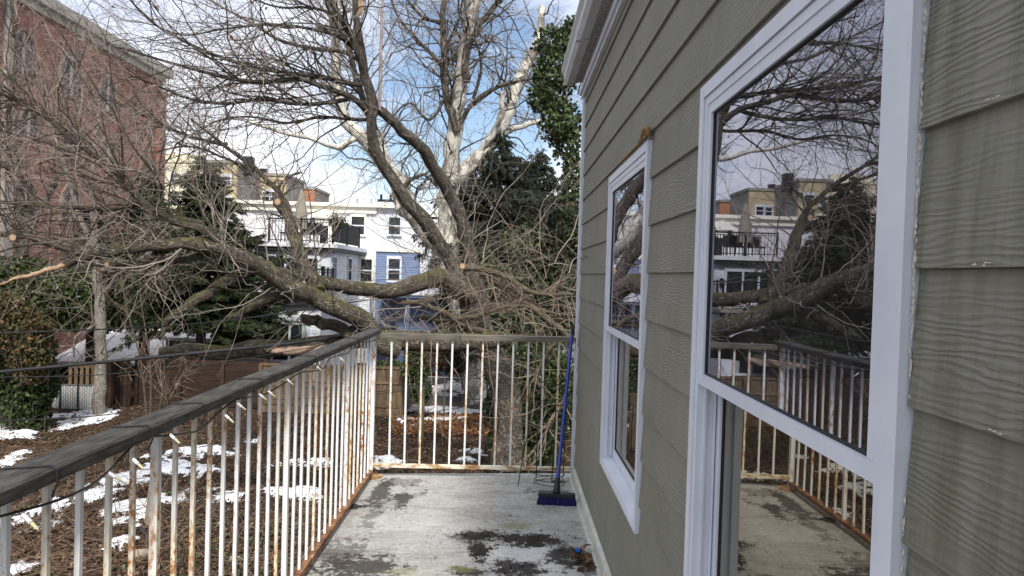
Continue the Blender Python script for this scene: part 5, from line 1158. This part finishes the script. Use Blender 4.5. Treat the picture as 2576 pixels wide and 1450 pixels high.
# ---- conifers
def conifer(px, pytop, Y, halfpx, name, label, mat, weep, seed, zmin=None, dens=1.0):
    rg = np.random.default_rng(seed); top = atY(px, pytop, Y); x, H = top[0], top[2] - GZ; rad = halfpx * Y / FX
    t = thing(name, (x, Y, GZ), label, 'tree')
    MB().tubes(np.array([[(x, Y, GZ - .05), (x, Y, GZ + H * .5), (x, Y, GZ + H)]]), np.array([[.20, .12, .01]]), 8).build('trunk', M_['bark_dark'], t)
    nb = int(H * 20 * dens); z = GZ + H * (1 - rg.random(nb) ** .75 * .96)
    if zmin is not None: z = zmin + (z - GZ) / H * (GZ + H - zmin)
    f = (GZ + H - z) / H; a = rg.uniform(0, 2 * np.pi, nb)
    # a few sectors reach farther than others, so the outline is ragged
    lob = .78 + .32 * np.sin(a * 3 + z * 2.1 + seed) * np.sin(z * 3.3 + seed)
    L = rad * np.clip(f * (3.6 if weep else 1.9) + .06, 0, 1) * rg.uniform(.6, 1.15, nb) * lob
    d = np.stack([np.cos(a), np.sin(a), rg.uniform(-.05, .35, nb)], 1)
    P = wander(np.stack([np.full(nb, x), np.full(nb, Y), z], 1), d, L, 9, .06, rg, (0, 0, -.06 if weep else -.035)); R = taper(np.full(nb, .02), 9)
    MB().tubes(P, R, 3, False).build('boughs', M_['bark_dark'], t, kind='stuff')
    sp, sq = spawn(P, R, int(nb * (20 if weep else 17)), .22, .62, (40, 75), rg, (0, 0, -.35 if weep else -.02), .15, 5, .005, .003, .08, .5)
    if not weep: sp[:, :, 2] = sp[:, :1, 2] + (sp[:, :, 2] - sp[:, :1, 2]) * .3 - np.linspace(0, .07, 5)[None]
    T = np.diff(sp, axis=1); T /= np.linalg.norm(T, axis=2, keepdims=True) + 1e-9
    cen = (sp[:, 1:] + sp[:, :-1]).reshape(-1, 3) / 2; al = T.reshape(-1, 3); k = 4
    c = np.repeat(cen, k, 0) + rg.normal(size=(len(cen) * k, 3)) * np.array([.035, .035, .018]); al = np.repeat(al, k, 0)
    if len(c) > 140000: q = rg.choice(len(c), 140000, False); c, al = c[q], al[q]
    MB_ = MB().tubes(sp, sq, 3, False); leaves(MB_, c, rg.uniform(.08, .19, len(c)), rg, .26, None if weep else .3, .3, .9 if weep else .15, al)
    MB_.build('needles', M_[mat], t, kind='stuff'); return t
conifer(515, 395, 22.6, 255, 'spruce', 'dense dark green spruce with level boughs in front of the white house', 'spruce', False, 51, -.75, 3.2)
conifer(590, 575, 23.2, 80, 'spruce', 'smaller spruce whose boughs reach in front of the white house windows', 'spruce', False, 57, -.9, 2.)
conifer(372, 395, 23.0, 120, 'spruce', 'dark spruce half hidden by twigs at the right corner of the church', 'spruce', False, 52, -.5, 1.8)
conifer(235, 520, 24.0, 130, 'spruce', 'low broad evergreen behind the slender grey tree', 'spruce', False, 54, -.5, 2.)
conifer(1262, 338, 23.5, 170, 'weeping_spruce', 'tallest weeping spruce with hanging dark sprays between sycamore and house wall', 'spruce_dark', True, 53, -1.2, 2.2)
conifer(1352, 372, 25.0, 160, 'weeping_spruce', 'second weeping spruce just right of the tallest one', 'spruce_dark', True, 55, -1.2, 2.)
conifer(1190, 430, 25.5, 120, 'weeping_spruce', 'weeping spruce close behind the pale sycamore trunk', 'spruce_dark', True, 58, -.8, 1.6)

conifer(1600, 480, 27.0, 150, 'spruce', 'dark spruce beyond the house corner, out past the weeping spruces', 'spruce', False, 60, -1.2, 1.4)
# ---- ivy masses
def ivy_mass(name, label, blobs, n, size, mat, seed, cat_='ivy', stems=True, core=True):
    rg = np.random.default_rng(seed); cs = []; tot = sum(b[3] * b[4] for b in blobs); mb0 = MB()
    for (px, py, Y, rx, rz, ry) in blobs:
        c = atY(px, py, Y); rx_, rz_ = rx * Y / FX, rz * Y / FX; k = int(n * rx * rz / tot)
        v = rg.normal(size=(k, 3)); v /= np.linalg.norm(v, axis=1, keepdims=True); r = rg.random(k) ** .33
        r = r * (1 + .35 * (vnoise((v[:, 0] + 2) * 3 + px, (v[:, 2] + 2) * 3 + py, seed, 1.2, 3) - .5) * 2)
        p = c + v * r[:, None] * np.array([rx_, ry, rz_]); cs.append(p)
        if stems:
            m = max(3, int(k / 300)); s0 = np.stack([rg.normal(size=m) * rx_ * .4 + c[0], rg.normal(size=m) * ry * .4 + c[1], np.full(m, c[2] - rz_ * .9)], 1)
            mb0.tubes(wander(s0, np.tile([0, 0, 1.], (m, 1)) + rg.normal(size=(m, 3)) * .3, rz_ * 1.7, 8, .15, rg), taper(np.full(m, .02), 8), 4, False)
    p = np.vstack(cs); p = p[p[:, 2] > GZ]
    o = MB(); leaves(o, p, rg.uniform(size[0], size[1], len(p)), rg, .85, None, .3, .5)
    t = thing(name, (p[:, 0].mean(), p[:, 1].mean(), GZ), label, cat_); o.build('leaves', M_[mat], t, kind='stuff')
    if stems: mb0.build('stems', M_['bark_dark'], t, kind='stuff')
    return t
ivy_mass('ivy_column', 'ivy-smothered trunk standing at the far left in front of the snow', [(55, 900, 17.2, 75, 95, .6), (70, 1010, 17.2, 62, 80, .5), (95, 960, 17.2, 45, 60, .5), (85, 1090, 17.2, 28, 50, .3), (20, 980, 17.2, 50, 70, .5)], 22000, (.07, .13), 'ivy', 61)
ivy_mass('dry_vine_bush', 'tawny dry vine bush spilling over the top of the ivy column', [(40, 830, 16.6, 80, 75, .6), (75, 890, 16.6, 45, 80, .5), (10, 780, 16.6, 60, 50, .5)], 9000, (.05, .11), 'drygreen', 62, 'bush')
ivy_mass('ivy_hedge', 'long bank of ivy and evergreen shrubs below the church', [(60, 720, 21.5, 120, 75, 1.), (180, 745, 21.5, 110, 80, 1.), (300, 745, 21.5, 90, 80, 1.), (60, 830, 21.8, 70, 50, .8), (-60, 760, 21.5, 120, 120, 1.), (330, 700, 21.8, 60, 70, .8), (-180, 800, 21.5, 120, 160, 1.)], 42000, (.09, .17), 'ivy', 63, 'hedge')
ivy_mass('ivy_tree', 'tall ivy-wrapped tree rising beside the gutter of the grey house', [(1385, 110, 16.5, 44, 44, .6), (1412, 180, 16.5, 60, 60, .7), (1372, 250, 16.5, 52, 40, .6), (1400, 310, 16.5, 44, 60, .6), (1440, 90, 16.7, 40, 50, .5), (1425, 330, 16.5, 40, 90, .5), (1440, 450, 16.5, 30, 90, .5), (1360, 190, 16.5, 24, 40, .3)], 5000, (.06, .15), 'ivy', 64, 'tree')
ivy_mass('ivy_stump', 'massive ivy-covered lower trunk seen through the end railing near the broom', [(1290, 1000, 14.4, 75, 120, .6), (1340, 930, 14.6, 90, 90, .7), (1280, 1120, 14.2, 50, 70, .5), (1400, 1000, 14.8, 60, 120, .7), (1350, 1100, 14.6, 70, 80, .6)], 20000, (.05, .10), 'ivy', 65, 'ivy')
ivy_mass('evergreen_bank', 'dark leafy evergreen thicket between the weeping spruce and the house corner', [(1370, 640, 18.5, 100, 90, .9), (1400, 760, 18., 90, 100, .8), (1270, 750, 18., 110, 80, .8), (1200, 700, 19.5, 60, 70, .6), (1290, 830, 16.5, 90, 50, .8), (1420, 560, 19, 50, 80, .8)], 30000, (.07, .14), 'evergreen', 66, 'shrubs')
ivy_mass('yard_shrub', 'green leafy shrub growing at the corner of the tan fence', [(1045, 930, 20., 36, 50, .4), (975, 920, 22., 40, 14, .4), (1060, 985, 19.8, 26, 30, .3)], 5000, (.06, .11), 'ivy', 67, 'shrub')
ivy_mass('bamboo_clump', 'yellow-green feathery shrub under the lower windows of the white house', [(600, 850, 23.5, 60, 34, .6), (680, 850, 24., 36, 44, .4), (560, 880, 23.5, 60, 20, .6)], 7000, (.08, .14), 'drygreen', 68, 'shrub')
ivy_mass('brown_shrub', 'small shrub still holding pale brown leaves beyond the yard fence', [(1130, 905, 23., 46, 34, .6), (1190, 930, 24, 40, 26, .5)], 2600, (.07, .13), 'litter', 69, 'shrub')
# saplings in front of the dark fence
for i, (bx_, tx, ty, Y, lab) in enumerate(((372, 300, 640, 17.5, 'thin bare sapling leaning left, nearest the slender grey tree'), (378, 352, 640, 17.8, 'thin bare sapling with a straight stem in front of the board fence'), (392, 420, 720, 17., 'thin bare sapling leaning right in front of the board fence'), (360, 470, 930, 16.6, 'low spreading sapling with reddish stems behind the handrail'))):
    g0 = ground_at(bx_, 1085); tpt = atY(tx, ty, Y); st_ = thing('sapling', (g0[0], g0[1], GZ), lab, 'sapling', 'bare saplings in front of the dark fence')
    P, R = np.array([cat([g0, g0 * .6 + tpt * .4 + [.1, 0, 0], g0 * .25 + tpt * .75 + [-.05, 0, 0], tpt], NL)]), np.linspace(.026, .006, NL)[None]
    MB().tubes(P, R, 6).build('stem', M_['bark_pale'], st_); s1, q1 = spawn(P, R, 22, .4, 1.3, (25, 55), rt, (0, 0, .03), .2, 8, .01, .006, .15, .6); s2, q2 = spawn(s1, q1, 60, .2, .6, (25, 55), rt, (0, 0, .02), .1, 5, .006, .005, .15, .7)
    MB().tubes(s1, q1, 4, False).tubes(s2, q2, 3, False).build('twigs', M_['twig_tan'], st_, kind='stuff')
# brown leaves of a few hangers-on in the tree tops
lp = np.concatenate([spawn(PS, RS, 90, .3, 1.5, (20, 80), rt)[0][:, -1], s3[:30, -1]]); tag(leaves(MB(), lp, rt.uniform(.05, .09, len(lp)), rt, .7).build('hanging_leaves', M_['litter_red']), 'few dead leaves still caught in the fallen branches', 'dead leaves', kind='stuff')

# ------------------------------------------------------------------ cables
for name, pts, r, lab in (('overhead_cable', [(-200, 848, 10.5), (0, 839, 10.6), (250, 829, 10.8), (500, 814, 11.), (700, 790, 12.), (860, 764, 14.), (1010, 745, 18.)], .014, 'upper dark cable crossing the garden in front of the spruce'),
                          ('overhead_cable', [(-200, 952, 9.3), (0, 936, 9.4), (200, 917, 9.6), (390, 899, 9.8), (560, 882, 10.), (700, 868, 10.4), (850, 848, 11.), (1000, 822, 12)], .026, 'thick lower cable crossing just above the dark fence'),
                          ('overhead_cable', [(-200, 962, 9.3), (0, 950, 9.4), (240, 944, 9.6), (420, 925, 9.8), (600, 905, 10.), (850, 862, 11)], .007, 'thin cable hanging just below the thick one'),
                          ('overhead_cable', [(0, 1060, 9.4), (300, 1040, 9.6), (640, 975, 9.8), (950, 985, 10.), (1130, 950, 10.5), (1300, 902, 11.), (1500, 850, 12)], .008, 'thin cable passing behind the side railing bars'),
                          ('overhead_cable', [(600, 1010, 9.8), (945, 992, 10.), (1130, 958, 10.5), (1300, 915, 11.), (1500, 870, 12)], .007, 'thin cable low behind the corner of the railings'),
                          ('overhead_cable', [(500, 1125, 9.4), (760, 1085, 9.8), (945, 1058, 10.1), (1130, 1030, 10.6), (1330, 990, 11.), (1500, 950, 12)], .007, 'lowest thin cable seen through the end railing')):
    tag(MB().tube(cat([atY(*p) for p in pts], 60), r, 6).build(name, M_['dark'], smooth=True), lab, 'cable', 'cables over the garden')
